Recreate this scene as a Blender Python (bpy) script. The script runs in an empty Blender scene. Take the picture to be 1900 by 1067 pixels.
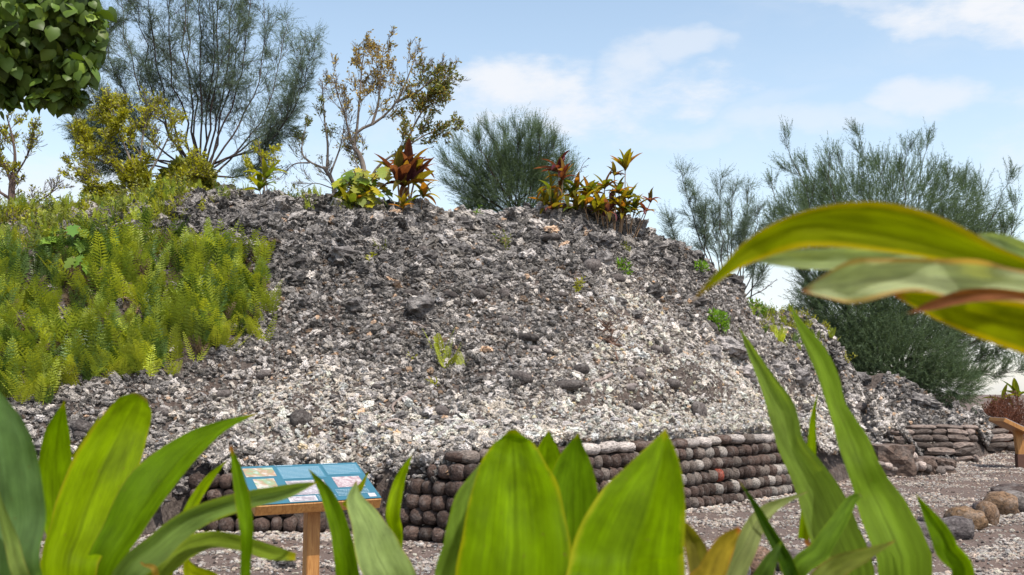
import bpy, bmesh, math, random
import numpy as np
from mathutils import Vector, Matrix, Euler, noise as mnoise

# ------------------------------------------------------------------ camera, sky, sun, exposure
scene = bpy.context.scene
COL = scene.collection
F_PX, CX, CY, CAM_Z = 1825.0, 950.0, 533.5, 1.55
PITCH = math.atan(197.0 / F_PX)
cam = bpy.data.objects.new('camera', bpy.data.cameras.new('camera'))
COL.objects.link(cam); scene.camera = cam
cam.location = (0, 0, CAM_Z); cam.rotation_euler = (math.radians(90) + PITCH, 0, 0)
cam.data.sensor_width = 36.0; cam.data.lens = 36.0 * F_PX / 1900.0
cam.data.clip_start = 0.05; cam.data.clip_end = 3000
cam.data.dof.use_dof = True; cam.data.dof.focus_distance = 14.0; cam.data.dof.aperture_fstop = 10.0
try:
    scene.view_settings.view_transform = 'Standard'; scene.view_settings.look = 'None'
except Exception: pass
scene.view_settings.exposure = 0.12; scene.view_settings.gamma = 1.0
scene.view_settings.use_curve_mapping = False

def ray(px, py):
    x = (px - CX) / F_PX; y = (CY - py) / F_PX
    return Vector((x, math.cos(PITCH) - y * math.sin(PITCH), math.sin(PITCH) + y * math.cos(PITCH)))
def at(px, py, D):
    d = ray(px, py); s = D / d.y
    return Vector((d.x * s, D, CAM_Z + d.z * s))
def ground_at(px, py, z=0.0):
    d = ray(px, py); s = (z - CAM_Z) / d.z
    return Vector((d.x * s, d.y * s, z))
def proj(X, Y, Z):
    z = Z - CAM_Z
    f = Y * math.cos(PITCH) + z * math.sin(PITCH); u = -Y * math.sin(PITCH) + z * math.cos(PITCH)
    return CX + F_PX * X / f, CY - F_PX * u / f

SUN_DIR = Vector((0.52, -0.62, 1.45)).normalized()
SUN_EL = math.asin(SUN_DIR.z); SUN_AZ = math.atan2(SUN_DIR.x, SUN_DIR.y)
world = bpy.data.worlds.new('World'); scene.world = world; world.use_nodes = True

def new_nodes(nt):
    nt.nodes.clear()
    return nt.nodes, nt.links
def build_world():
    N, L = new_nodes(world.node_tree)
    out = N.new('ShaderNodeOutputWorld'); bg = N.new('ShaderNodeBackground')
    sky = N.new('ShaderNodeTexSky'); sky.sky_type = 'NISHITA'; sky.sun_disc = False
    sky.sun_elevation = SUN_EL; sky.sun_rotation = SUN_AZ
    sky.air_density = 1.0; sky.dust_density = 0.9; sky.ozone_density = 1.2; sky.altitude = 0
    tc = N.new('ShaderNodeTexCoord')
    def math_(op, a, b=None, c=None, clamp=False):
        m = N.new('ShaderNodeMath'); m.operation = op; m.use_clamp = clamp
        for i, v in enumerate((a, b, c)):
            if v is None: continue
            if isinstance(v, (int, float)): m.inputs[i].default_value = v
            else: L.new(v, m.inputs[i])
        return m.outputs[0]
    def noise(vec, scale, detail=5, rough=.6, sx=(1, 1, 1)):
        mp = N.new('ShaderNodeMapping'); L.new(vec, mp.inputs[0]); mp.inputs['Scale'].default_value = sx
        n = N.new('ShaderNodeTexNoise'); L.new(mp.outputs[0], n.inputs['Vector'])
        n.inputs['Scale'].default_value = scale; n.inputs['Detail'].default_value = detail; n.inputs['Roughness'].default_value = rough
        return n
    d = tc.outputs['Generated']
    warp = noise(d, 5.0, 4, .6)
    wv = N.new('ShaderNodeVectorMath'); wv.operation = 'MULTIPLY_ADD'
    L.new(warp.outputs['Color'], wv.inputs[0]); wv.inputs[1].default_value = (.10, .10, .10); L.new(d, wv.inputs[2])
    wv2 = N.new('ShaderNodeVectorMath'); wv2.operation = 'SUBTRACT'; L.new(wv.outputs[0], wv2.inputs[0]); wv2.inputs[1].default_value = (.05, .05, .05)
    dw = wv2.outputs[0]
    total = None
    clouds = [(1050, 178, 250, 62, .95, -4), (1150, 135, 110, 45, .6, 25), (900, 215, 260, 60, .28, 0), (1265, 95, 90, 24, .5, -5),
              (1830, 38, 190, 52, 1.0, -6), (1740, 66, 170, 26, .8, -12), (1700, 190, 85, 30, .65, 8), (1610, 30, 110, 24, .5, -12),
              (1480, 250, 250, 26, .4, 0), (1400, 225, 120, 20, .2, 10), (120, 380, 170, 70, .75, 0), (1440, 560, 110, 80, .55, 0), (700, 330, 260, 60, .25, 0),
              (1880, 640, 160, 110, .55, 0), (-250, 120, 260, 90, .6, 5), (2200, 250, 260, 90, .6, -5), (400, -260, 360, 90, .5, 5), (1500, -330, 400, 120, .5, 5)]
    tex = noise(d, 9.0, 8, .62, (1, 1, 2.4)).outputs['Fac']
    for (px, py, rx, ry, amp, rot) in clouds:
        c = ray(px, py).normalized()
        U = (ray(px + 10, py) - ray(px - 10, py)).normalized(); V = (ray(px, py - 10) - ray(px, py + 10)).normalized()
        a = math.radians(rot); U2 = U * math.cos(a) + V * math.sin(a); V2 = V * math.cos(a) - U * math.sin(a)
        s = N.new('ShaderNodeVectorMath'); s.operation = 'SUBTRACT'; L.new(dw, s.inputs[0]); s.inputs[1].default_value = c
        q = []
        for ax, r in ((U2, rx), (V2, ry)):
            k = N.new('ShaderNodeVectorMath'); k.operation = 'DOT_PRODUCT'; L.new(s.outputs[0], k.inputs[0]); k.inputs[1].default_value = ax * (F_PX / r / 1.05)
            q.append(math_('POWER', math_('ABSOLUTE', k.outputs['Value']), 2.0))
        r2 = math_('ADD', q[0], q[1])
        m = math_('SUBTRACT', 1.25, r2)                       # 1.25 centre .. 0 rim
        m = math_('ADD', m, math_('MULTIPLY', math_('SUBTRACT', tex, .5), 4.2))
        mr = N.new('ShaderNodeMapRange'); mr.interpolation_type = 'SMOOTHSTEP'
        L.new(m, mr.inputs['Value']); mr.inputs['From Min'].default_value = 0.0; mr.inputs['From Max'].default_value = 1.5
        mr.inputs['To Min'].default_value = 0; mr.inputs['To Max'].default_value = amp
        total = mr.outputs[0] if total is None else math_('MAXIMUM', total, mr.outputs[0])
    # thin general veil, everywhere in the sky
    g = noise(dw, 2.6, 6, .62, (1, 1, 3.0)).outputs['Fac']
    gm = N.new('ShaderNodeMapRange'); gm.interpolation_type = 'SMOOTHSTEP'; L.new(g, gm.inputs['Value'])
    gm.inputs['From Min'].default_value = .5; gm.inputs['From Max'].default_value = .8; gm.inputs['To Max'].default_value = .3
    total = math_('MAXIMUM', total, gm.outputs[0])
    sep = N.new('ShaderNodeSeparateXYZ'); L.new(d, sep.inputs[0])
    hz = N.new('ShaderNodeMapRange'); hz.interpolation_type = 'SMOOTHSTEP'; L.new(sep.outputs['Z'], hz.inputs['Value'])
    hz.inputs['From Min'].default_value = -.02; hz.inputs['From Max'].default_value = .42; hz.inputs['To Min'].default_value = .5; hz.inputs['To Max'].default_value = 0.0
    hmix = N.new('ShaderNodeMix'); hmix.data_type = 'RGBA'; L.new(hz.outputs[0], hmix.inputs[0])
    tint = N.new('ShaderNodeMix'); tint.data_type = 'RGBA'; tint.blend_type = 'MULTIPLY'; tint.inputs[0].default_value = 1.0
    L.new(sky.outputs[0], tint.inputs[6]); tint.inputs[7].default_value = SKY_TINT + (1,)
    L.new(tint.outputs[2], hmix.inputs[6]); hmix.inputs[7].default_value = tuple(x for x in SKY_HAZE) + (1,)
    cm = N.new('ShaderNodeMix'); cm.data_type = 'RGBA'
    L.new(total, cm.inputs[0]); L.new(hmix.outputs[2], cm.inputs[6]); cm.inputs[7].default_value = SKY_CLOUD + (1,)
    L.new(cm.outputs[2], bg.inputs['Color']); bg.inputs['Strength'].default_value = 0.12
    L.new(bg.outputs[0], out.inputs['Surface'])
SKY_TINT = (2.4, 2.15, 1.8)
SKY_HAZE = (5.5, 6.0, 6.9)
SKY_CLOUD = (7.0, 7.2, 7.6)
build_world()
sl = bpy.data.lights.new('sun', 'SUN'); sl.energy = 5.0; sl.angle = math.radians(0.6); sl.color = (1.0, .935, .84)
sun = bpy.data.objects.new('sun', sl); COL.objects.link(sun)
sun.rotation_euler = SUN_DIR.to_track_quat('Z', 'Y').to_euler(); sun.location = (8, -10, 25)

# ------------------------------------------------------------------ helpers
def tag(o, label=None, cat=None, group=None, kind=None):
    if label: o['label'] = label
    if cat: o['category'] = cat
    if group: o['group'] = group
    if kind: o['kind'] = kind
    return o
def link(name, me, parent=None, mat=None):
    o = bpy.data.objects.new(name, me); COL.objects.link(o)
    if parent: o.parent = parent
    if mat and not me.materials: me.materials.append(mat)
    return o
def thing(name, loc, label, cat, group=None):
    o = bpy.data.objects.new(name, None); COL.objects.link(o); o.location = loc; o.empty_display_size = .2
    return tag(o, label, cat, group)
def child(name, me, par, mat=None):
    """mesh given in world coordinates, parented under an empty at par.location"""
    o = link(name, me, par, mat)
    o.matrix_parent_inverse = Matrix.Translation(-par.location) if par.type == 'EMPTY' else Matrix()
    return o
def mesh_np(name, V, Fs, uv=None, smooth=False):
    """V (n,3); Fs (m,k) uniform faces; uv per vertex"""
    me = bpy.data.meshes.new(name)
    V = np.asarray(V, dtype=np.float32); Fs = np.asarray(Fs, dtype=np.int32)
    m, k = Fs.shape
    me.vertices.add(len(V)); me.vertices.foreach_set('co', V.ravel())
    me.loops.add(m * k); me.loops.foreach_set('vertex_index', Fs.ravel())
    me.polygons.add(m); me.polygons.foreach_set('loop_start', np.arange(0, m * k, k, dtype=np.int32))
    if uv is not None:
        l = me.uv_layers.new(name='uv'); l.data.foreach_set('uv', np.asarray(uv, dtype=np.float32)[Fs.ravel()].ravel())
    me.update(calc_edges=True)
    if smooth: me.polygons.foreach_set('use_smooth', np.ones(m, dtype=bool))
    return me
class Tubes:
    def __init__(s): s.V = []; s.F = []; s.n = 0
    def add(s, pts, radii, sides=5):
        P = np.array([tuple(p) for p in pts], dtype=float); R = np.asarray(radii, dtype=float)
        n = len(P)
        T = np.gradient(P, axis=0); T /= (np.linalg.norm(T, axis=1, keepdims=True) + 1e-9)
        ref = np.array([0.31, 0.17, 0.93]) if abs(T[0][2]) < .85 else np.array([.9, .3, .1])
        A = np.cross(T, ref); A /= (np.linalg.norm(A, axis=1, keepdims=True) + 1e-9); B = np.cross(T, A)
        th = np.arange(sides) * 2 * math.pi / sides
        ring = P[:, None, :] + R[:, None, None] * (np.cos(th)[None, :, None] * A[:, None, :] + np.sin(th)[None, :, None] * B[:, None, :])
        s.V.append(ring.reshape(-1, 3))
        i = np.arange(n - 1)[:, None] * sides; j = np.arange(sides)[None, :]; j2 = (j + 1) % sides
        s.F.append((np.stack([i + j, i + j2, i + sides + j2, i + sides + j], axis=-1).reshape(-1, 4)) + s.n)
        s.n += n * sides
    def mesh(s, name): return mesh_np(name, np.concatenate(s.V), np.concatenate(s.F), smooth=True)
def catmull(P, n):
    P = [np.array(tuple(p), dtype=float) for p in P]
    Q = [2 * P[0] - P[1]] + P + [2 * P[-1] - P[-2]]
    out = []
    m = len(P) - 1
    for k in range(n):
        t = k / (n - 1) * m; i = min(int(t), m - 1); f = t - i
        a, b, c, d = Q[i], Q[i + 1], Q[i + 2], Q[i + 3]
        out.append(.5 * ((2 * b) + (c - a) * f + (2 * a - 5 * b + 4 * c - d) * f * f + (3 * b - a - 3 * c + d) * f ** 3))
    return np.array(out)
def fbm_grid(X, Y, s, seed, octv=3):
    out = np.zeros(X.size)
    xf, yf = X.ravel(), Y.ravel()
    for i in range(X.size):
        out[i] = mnoise.fractal(Vector((xf[i] * s, yf[i] * s, seed)), .8, 2.1, octv)
    return out.reshape(X.shape)

# ------------------------------------------------------------------ materials
def mat_base(name):
    m = bpy.data.materials.new(name); m.use_nodes = True
    N, L = new_nodes(m.node_tree)
    out = N.new('ShaderNodeOutputMaterial'); b = N.new('ShaderNodeBsdfPrincipled'); L.new(b.outputs[0], out.inputs['Surface'])
    return m, N, L, out, b
def nz(N, L, vec, scale, detail=4, rough=.6, mapping=None, dist=0):
    if mapping:
        mp = N.new('ShaderNodeMapping'); mp.inputs['Scale'].default_value = mapping; L.new(vec, mp.inputs[0]); vec = mp.outputs[0]
    n = N.new('ShaderNodeTexNoise'); L.new(vec, n.inputs['Vector']); n.inputs['Scale'].default_value = scale
    n.inputs['Detail'].default_value = detail; n.inputs['Roughness'].default_value = rough; n.inputs['Distortion'].default_value = dist
    return n.outputs['Fac']
def ramp(N, L, fac, stops):
    r = N.new('ShaderNodeValToRGB'); L.new(fac, r.inputs[0]); e = r.color_ramp.elements
    while len(e) < len(stops): e.new(.5)
    for i, (p, c) in enumerate(stops):
        e[i].position = p; e[i].color = (c, c, c, 1) if isinstance(c, (int, float)) else tuple(c) + (1,)
    return r.outputs[0]
def mix(N, L, fac, a, b, mode='MIX'):
    m = N.new('ShaderNodeMix'); m.data_type = 'RGBA'; m.blend_type = mode
    if isinstance(fac, (int, float)): m.inputs[0].default_value = fac
    else: L.new(fac, m.inputs[0])
    for i, v in ((6, a), (7, b)):
        if isinstance(v, (tuple, list)): m.inputs[i].default_value = tuple(v) + ((1,) if len(v) == 3 else ())
        else: L.new(v, m.inputs[i])
    return m.outputs[2]
def attr(N, name, kind='INSTANCER'):
    a = N.new('ShaderNodeAttribute'); a.attribute_type = kind; a.attribute_name = name
    return a.outputs['Color']
def bump(N, L, b, h, strength, dist):
    k = N.new('ShaderNodeBump'); k.inputs['Strength'].default_value = strength; k.inputs['Distance'].default_value = dist
    L.new(h, k.inputs['Height']); L.new(k.outputs[0], b.inputs['Normal'])

def stone_material(name, scale, patch, rough_bump, dist):
    """colour from the per-stone tint, with pores, lichen and grain"""
    m, N, L, out, b = mat_base(name)
    tc = N.new('ShaderNodeTexCoord').outputs['Object']
    rnd = N.new('ShaderNodeObjectInfo').outputs['Random']
    off = N.new('ShaderNodeVectorMath'); off.operation = 'ADD'; L.new(tc, off.inputs[0])
    sc = N.new('ShaderNodeVectorMath'); sc.operation = 'SCALE'; sc.inputs[0].default_value = (37, 91, 53); L.new(rnd, sc.inputs['Scale']); L.new(sc.outputs[0], off.inputs[1])
    v = off.outputs[0]
    t = attr(N, 'tint')
    n1 = nz(N, L, v, scale, 6, .7); n2 = nz(N, L, v, scale * 3.3, 5, .7)
    dark = ramp(N, L, n2, [(.36, .4), (.5, 1.0), (.64, 1.5)])
    c = mix(N, L, 1.0, t, dark, 'MULTIPLY')
    lich = ramp(N, L, n1, [(.5, 0), (.6, 1)])
    lf = N.new('ShaderNodeMath'); lf.operation = 'MULTIPLY'; L.new(lich, lf.inputs[0]); lf.inputs[1].default_value = patch
    c = mix(N, L, lf.outputs[0], c, (.62, .58, .55))
    L.new(c, b.inputs['Base Color']); b.inputs['Roughness'].default_value = .93; b.inputs['Specular IOR Level'].default_value = .25
    vo = N.new('ShaderNodeTexVoronoi'); vo.inputs['Scale'].default_value = scale * 4; L.new(v, vo.inputs['Vector'])
    h = mix(N, L, .22, n2, vo.outputs['Distance'])
    bump(N, L, b, h, rough_bump, dist)
    return m
M_RUBBLE = stone_material('rubble_rock', 2.2, .30, .9, .07)
M_WALLST = stone_material('basalt_cobble', 2.6, .09, .7, .035)
M_BOULD = stone_material('kerb_basalt', 3.2, .12, .55, .03)

def ground_material():
    m, N, L, out, b = mat_base('coral_gravel_ground')
    tc = N.new('ShaderNodeTexCoord').outputs['Object']
    big = nz(N, L, tc, .55, 4, .6); mid = nz(N, L, tc, 5, 5, .7); fine = nz(N, L, tc, 60, 3, .8)
    soil = mix(N, L, ramp(N, L, mid, [(.35, 0), (.65, 1)]), (.075, .054, .047), (.135, .092, .075))
    soil = mix(N, L, ramp(N, L, fine, [(.4, 0), (.62, .8)]), soil, (.16, .13, .115))
    v1 = N.new('ShaderNodeTexVoronoi'); v1.inputs['Scale'].default_value = 34; L.new(tc, v1.inputs['Vector'])
    s1 = ramp(N, L, v1.outputs['Distance'], [(.2, 1), (.34, 0)])
    dens = ramp(N, L, mid, [(.42, .0), (.56, .9)])
    rr = N.new('ShaderNodeSeparateColor'); L.new(v1.outputs['Color'], rr.inputs[0])
    pick = ramp(N, L, rr.outputs[0], [(.5, 0), (.58, 1)])
    s = mix(N, L, 1.0, s1, dens, 'MULTIPLY'); s = mix(N, L, 1.0, s, pick, 'MULTIPLY')
    c = mix(N, L, s, soil, mix(N, L, rr.outputs[1], (.30, .24, .22), (.55, .49, .44)))
    c = mix(N, L, ramp(N, L, big, [(.45, 0), (.7, .45)]), c, (.15, .09, .065))
    L.new(c, b.inputs['Base Color']); b.inputs['Roughness'].default_value = .97; b.inputs['Specular IOR Level'].default_value = .2
    h = mix(N, L, .5, fine, s1); bump(N, L, b, h, .8, .02)
    return m
def mound_material():
    m, N, L, out, b = mat_base('mound_fill')
    tc = N.new('ShaderNodeTexCoord').outputs['Object']
    a = nz(N, L, tc, 14, 6, .75); c2 = nz(N, L, tc, 1.2, 4, .6)
    c = mix(N, L, ramp(N, L, a, [(.35, 0), (.65, 1)]), (.045, .036, .033), (.17, .14, .125))
    c = mix(N, L, ramp(N, L, c2, [(.5, 0), (.7, .5)]), c, (.12, .075, .055))
    L.new(c, b.inputs['Base Color']); b.inputs['Roughness'].default_value = 1; b.inputs['Specular IOR Level'].default_value = .1
    bump(N, L, b, a, 1.0, .06)
    return m
def leafy(name, col, trans, tmix=.35, rough=.5, tinted=False, var=.35, spec=.4):
    """leaf material: diffuse/gloss plus light passing through; slight variation over space"""
    m, N, L, out, b = mat_base(name)
    geo = N.new('ShaderNodeNewGeometry'); 
    n = nz(N, L, geo.outputs['Position'], 2.3, 3, .6)
    k = ramp(N, L, n, [(.3, 1 - var), (.7, 1 + var)])
    base = attr(N, 'tint') if tinted else None
    c = mix(N, L, 1.0, base if tinted else col, k, 'MULTIPLY')
    isl = N.new('ShaderNodeMath'); isl.operation = 'MULTIPLY_ADD'; L.new(geo.outputs['Random Per Island'], isl.inputs[0]); isl.inputs[1].default_value = .3 if tinted else .7; isl.inputs[2].default_value = .85 if tinted else .65
    c = mix(N, L, 1.0, c, isl.outputs[0], 'MULTIPLY')
    L.new(c, b.inputs['Base Color']); b.inputs['Roughness'].default_value = rough; b.inputs['Specular IOR Level'].default_value = spec
    tr = N.new('ShaderNodeBsdfTranslucent'); tcx = mix(N, L, 1.0, c, trans, 'MULTIPLY'); L.new(tcx, tr.inputs['Color'])
    ms = N.new('ShaderNodeMixShader'); ms.inputs[0].default_value = tmix; L.new(b.outputs[0], ms.inputs[1]); L.new(tr.outputs[0], ms.inputs[2])
    L.new(ms.outputs[0], out.inputs['Surface'])
    return m
def bark(name, c1, c2):
    m, N, L, out, b = mat_base(name)
    tc = N.new('ShaderNodeTexCoord').outputs['Object']
    n = nz(N, L, tc, 9, 5, .7, (1, 1, .35))
    L.new(mix(N, L, ramp(N, L, n, [(.35, 0), (.65, 1)]), c1, c2), b.inputs['Base Color']); b.inputs['Roughness'].default_value = .9
    bump(N, L, b, n, .7, .02)
    return m
def ti_material():
    """broad strap leaf: parallel veins, coloured margin and tip, object properties tint / edge / tipc"""
    m, N, L, out, b = mat_base('ti_leaf')
    uvn = N.new('ShaderNodeUVMap'); uvn.uv_map = 'uv'
    sep = N.new('ShaderNodeSeparateXYZ'); L.new(uvn.outputs[0], sep.inputs[0])
    oi = N.new('ShaderNodeObjectInfo').outputs['Random']
    def M(op, a, b_=None, clamp=False):
        k = N.new('ShaderNodeMath'); k.operation = op; k.use_clamp = clamp
        for i, v in enumerate((a, b_)):
            if v is None: continue
            if isinstance(v, (int, float)): k.inputs[i].default_value = v
            else: L.new(v, k.inputs[i])
        return k.outputs[0]
    ad = N.new('ShaderNodeVectorMath'); ad.operation = 'ADD'; L.new(uvn.outputs[0], ad.inputs[0])
    cb = N.new('ShaderNodeCombineXYZ'); L.new(oi, cb.inputs[2]); L.new(M('MULTIPLY', oi, 17), cb.inputs[0]); L.new(cb.outputs[0], ad.inputs[1])
    v = ad.outputs[0]
    veins = nz(N, L, v, 1.0, 3, .6, (46, 1.6, 5)); blotch = nz(N, L, v, 1.0, 4, .6, (3.2, 4.5, 3)); fine = nz(N, L, v, 1.0, 2, .5, (150, 5, 5))
    au = M('ABSOLUTE', M('MULTIPLY', M('SUBTRACT', sep.outputs[0], .5), 2.0))
    t, e, tp = attr(N, 'tint'), attr(N, 'edge'), attr(N, 'tipc')
    c = mix(N, L, 1.0, t, ramp(N, L, veins, [(.3, .84), (.7, 1.16)]), 'MULTIPLY')
    c = mix(N, L, 1.0, c, ramp(N, L, blotch, [(.3, .62), (.7, 1.38)]), 'MULTIPLY')
    c = mix(N, L, 1.0, c, ramp(N, L, fine, [(.3, .84), (.7, 1.16)]), 'MULTIPLY')
    mid = ramp(N, L, au, [(.0, .62), (.07, 1.0)])
    c = mix(N, L, .7, c, mix(N, L, 1.0, c, mid, 'MULTIPLY'))
    ew = N.new('ShaderNodeSeparateColor'); L.new(attr(N, 'ew'), ew.inputs[0])
    eb = M('ADD', M('ADD', au, ew.outputs[0]), M('MULTIPLY', M('SUBTRACT', blotch, .5), .45))
    c = mix(N, L, ramp(N, L, eb, [(.90, 0), (1.05, .6)]), c, e)
    rim = M('ADD', au, M('MULTIPLY', M('SUBTRACT', blotch, .5), .06))
    c = mix(N, L, ramp(N, L, rim, [(.965, 0), (1.0, .5)]), c, tp)
    spots = nz(N, L, v, 1.0, 2, .5, (24, 60, 9))
    c = mix(N, L, ramp(N, L, spots, [(.72, 0), (.76, .65)]), c, (.16, .09, .03))
    tb = M('ADD', sep.outputs[1], M('MULTIPLY', M('SUBTRACT', blotch, .5), .12))
    c = mix(N, L, ramp(N, L, tb, [(.93, 0), (1.0, 1)]), c, tp)
    L.new(c, b.inputs['Base Color']); b.inputs['Roughness'].default_value = .5; b.inputs['Specular IOR Level'].default_value = .045
    bump(N, L, b, mix(N, L, .6, veins, blotch), .35, .004)
    tr = N.new('ShaderNodeBsdfTranslucent'); tcx = mix(N, L, 1.0, c, (1.6, 1.45, .3), 'MULTIPLY'); L.new(tcx, tr.inputs['Color'])
    ms = N.new('ShaderNodeMixShader'); ms.inputs[0].default_value = .55; L.new(b.outputs[0], ms.inputs[1]); L.new(tr.outputs[0], ms.inputs[2])
    L.new(ms.outputs[0], out.inputs['Surface'])
    return m
def plain(name, c, rough=.6, n_scale=20, var=.15, spec=.4):
    m, N, L, out, b = mat_base(name)
    tc = N.new('ShaderNodeTexCoord').outputs['Object']
    n = nz(N, L, tc, n_scale, 4, .6)
    L.new(mix(N, L, 1.0, c, ramp(N, L, n, [(.3, 1 - var), (.7, 1 + var)]), 'MULTIPLY'), b.inputs['Base Color'])
    b.inputs['Roughness'].default_value = rough; b.inputs['Specular IOR Level'].default_value = spec
    return m
def wood_material():
    m, N, L, out, b = mat_base('varnished_timber')
    tc = N.new('ShaderNodeTexCoord').outputs['Object']
    n = nz(N, L, tc, 6, 5, .65, (9, 9, .8), 1.2); n2 = nz(N, L, tc, 3, 3, .5)
    c = mix(N, L, ramp(N, L, n, [(.35, 0), (.65, 1)]), (.30, .125, .03), (.50, .25, .075))
    c = mix(N, L, ramp(N, L, n2, [(.5, 0), (.8, .5)]), c, (.16, .06, .02))
    L.new(c, b.inputs['Base Color']); b.inputs['Roughness'].default_value = .5; bump(N, L, b, n, .25, .004)
    return m
M_GROUND = ground_material(); M_MOUND = mound_material(); M_TI = ti_material(); M_WOOD = wood_material()
M_FERN = leafy('fern_frond', (1, 1, 1), (1.7, 1.5, .6), .35, .5, tinted=True, var=.2)
M_FERN2 = leafy('fern_frond_dark', (.09, .15, .03), (1.6, 1.5, .6), .3, .5, var=.4)
M_NEEDLE = leafy('casuarina_needles', (.115, .155, .11), (1.4, 1.4, .8), .3, .6, var=.3, spec=.2)
M_NEEDLE_G = leafy('casuarina_needles_green', (.10, .145, .078), (1.4, 1.4, .8), .3, .6, var=.3, spec=.2)
M_YELLOW = leafy('yellow_green_leaves', (.32, .32, .018), (1.5, 1.4, .6), .4, .5, var=.4)
M_OCHRE = leafy('ochre_leaves', (.36, .26, .05), (1.5, 1.3, .6), .4, .5, var=.5)
M_OLIVE = leafy('olive_leaves', (.16, .18, .035), (1.5, 1.4, .6), .35, .5, var=.4)
M_HEART = leafy('heart_leaves', (.075, .125, .022), (1.5, 1.5, .5), .22, .45, tinted=True, var=.25, spec=.25)
M_BRIGHT = leafy('bright_leaves', (.13, .24, .018), (1.5, 1.5, .5), .35, .45, var=.3)
M_PHILO = leafy('philodendron_leaves', (.2, .24, .02), (1.5, 1.4, .5), .3, .4, tinted=True, var=.2, spec=.5)
M_DRY = leafy('dry_stalks', (.17, .12, .075), (1.2, 1.1, .9), .2, .8, var=.4, spec=.1)
M_REDBUSH = leafy('red_brown_foliage', (.17, .075, .05), (1.4, 1.1, .8), .3, .6, var=.4)
M_BARK = bark('grey_bark', (.09, .07, .058), (.24, .2, .17)); M_BARK_D = bark('dark_bark', (.06, .038, .032), (.15, .10, .085)); M_BARK_C = bark('casuarina_bark', (.035, .024, .022), (.09, .062, .055))
M_ROOT = bark('bleached_root', (.14, .10, .085), (.34, .28, .25)); M_BROWNROOT = bark('brown_root', (.07, .04, .028), (.17, .10, .07))
M_STEM = plain('ti_stem', (.23, .15, .09), .8, 30, .3)

# ------------------------------------------------------------------ mound height field (thin plate through surveyed points)
CP = []
def cp(px, py, D): 
    p = at(px, py, D); CP.append((p.x, p.y, p.z))
RIDGE = [(-500, 480, 13.5), (-250, 455, 14.0), (0, 430, 14.6), (180, 412, 15.3), (330, 386, 15.9), (430, 383, 16.2), (560, 392, 16.4), (700, 398, 16.6), (780, 404, 16.8), (830, 418, 16.9), (900, 416, 17.2),
         (1000, 412, 17.6), (1100, 415, 18.0), (1180, 432, 18.4), (1225, 462, 18.8), (1290, 492, 19.4), (1380, 560, 20.3), (1450, 618, 21.2), (1560, 668, 22.6), (1680, 722, 24.6), (1780, 772, 26.4), (1900, 790, 28.0)]
for r in RIDGE: cp(*r)
for (px, py, D) in RIDGE[2:18:2]:
    p = at(px, py, D); CP.append((p.x * 1.12, p.y + 3.0, p.z - .25)); CP.append((p.x * 1.3, p.y + 8.0, max(0, p.z - 2.2)))
for (px, py, D) in RIDGE[17:]:
    p = at(px, py, D); CP.append((p.x + 2.0, p.y + 1.6, p.z * .35))
BASE = [(-16, 11.0), (-9, 10.4), (-5.2, 10.35), (-3.6, 11.25), (-2.1, 11.2), (-1.15, 10.55), (-.45, 10.35), (4.62, 15.75), (5.4, 16.9), (6.2, 18.2), (8.0, 20.6), (10.6, 23.0), (12.6, 26.0), (15, 29)]
WALLTOP = {3: .66, 4: .66, 5: .80, 6: .88, 7: .90}
for i, (x, y) in enumerate(BASE): CP.append((x, y, WALLTOP.get(i, 0.0)))
for t in (.2, .4, .6, .8): CP.append((-.45 + 5.07 * t, 10.35 + 5.4 * t, .90))
for s in ((0, 900, 11.3), (200, 880, 11.4), (350, 850, 11.8), (250, 640, 13.4), (60, 600, 13.2), (60, 760, 12.0), (500, 640, 13.7), (700, 620, 14.0), (560, 780, 12.3), (900, 620, 14.3),
          (1100, 640, 15.0), (1300, 640, 17.2), (1500, 760, 19.2), (1640, 800, 21.6), (1100, 520, 16.4), (700, 500, 15.3), (400, 500, 14.9)): cp(*s)
CP = np.array(CP)
def tps_fit(C, lam=.02):
    n = len(C); d = np.hypot(C[:, None, 0] - C[None, :, 0], C[:, None, 1] - C[None, :, 1]); K = np.where(d > 0, d * d * np.log(d + 1e-9), 0) + lam * np.eye(n)
    Pm = np.c_[np.ones(n), C[:, :2]]; A = np.block([[K, Pm], [Pm.T, np.zeros((3, 3))]])
    return np.linalg.solve(A, np.r_[C[:, 2], 0, 0, 0])
W = tps_fit(CP)
def tps(X, Y):
    X = np.asarray(X, float); Y = np.asarray(Y, float); out = W[-3] + W[-2] * X + W[-1] * Y
    for i in range(len(CP)):
        d2 = (X - CP[i, 0]) ** 2 + (Y - CP[i, 1]) ** 2; out = out + W[i] * .5 * d2 * np.log(d2 + 1e-12)
    return out
BP = np.array(BASE)
def base_sd(X, Y):
    """signed distance to the base line, positive inside the mound"""
    X = np.asarray(X, float); Y = np.asarray(Y, float); best = np.full(X.shape, 1e9); sgn = np.ones(X.shape)
    for a, b in zip(BP[:-1], BP[1:]):
        d = b - a; t = np.clip(((X - a[0]) * d[0] + (Y - a[1]) * d[1]) / (d @ d), 0, 1)
        qx, qy = X - (a[0] + t * d[0]), Y - (a[1] + t * d[1]); r = np.hypot(qx, qy)
        s = np.sign(d[0] * (Y - a[1]) - d[1] * (X - a[0])); m = r < best - 1e-9
        best = np.where(m, r, best); sgn = np.where(m, s, sgn)
    return best * sgn
GX, GY = np.arange(-13, 16.01, .125), np.arange(9.5, 33.01, .125)
XX, YY = np.meshgrid(GX, GY)
SD = base_sd(XX, YY)
rough = fbm_grid(XX, YY, 1.5, 3.1, 5) * .16 + fbm_grid(XX, YY, .45, 8.7, 2) * .12
WT = np.interp(XX, [-3.9, -2.2, -1.3, -.8, 4.9, 5.6, 7], [.53, .53, .66, .77, .77, .5, .3])
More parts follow.
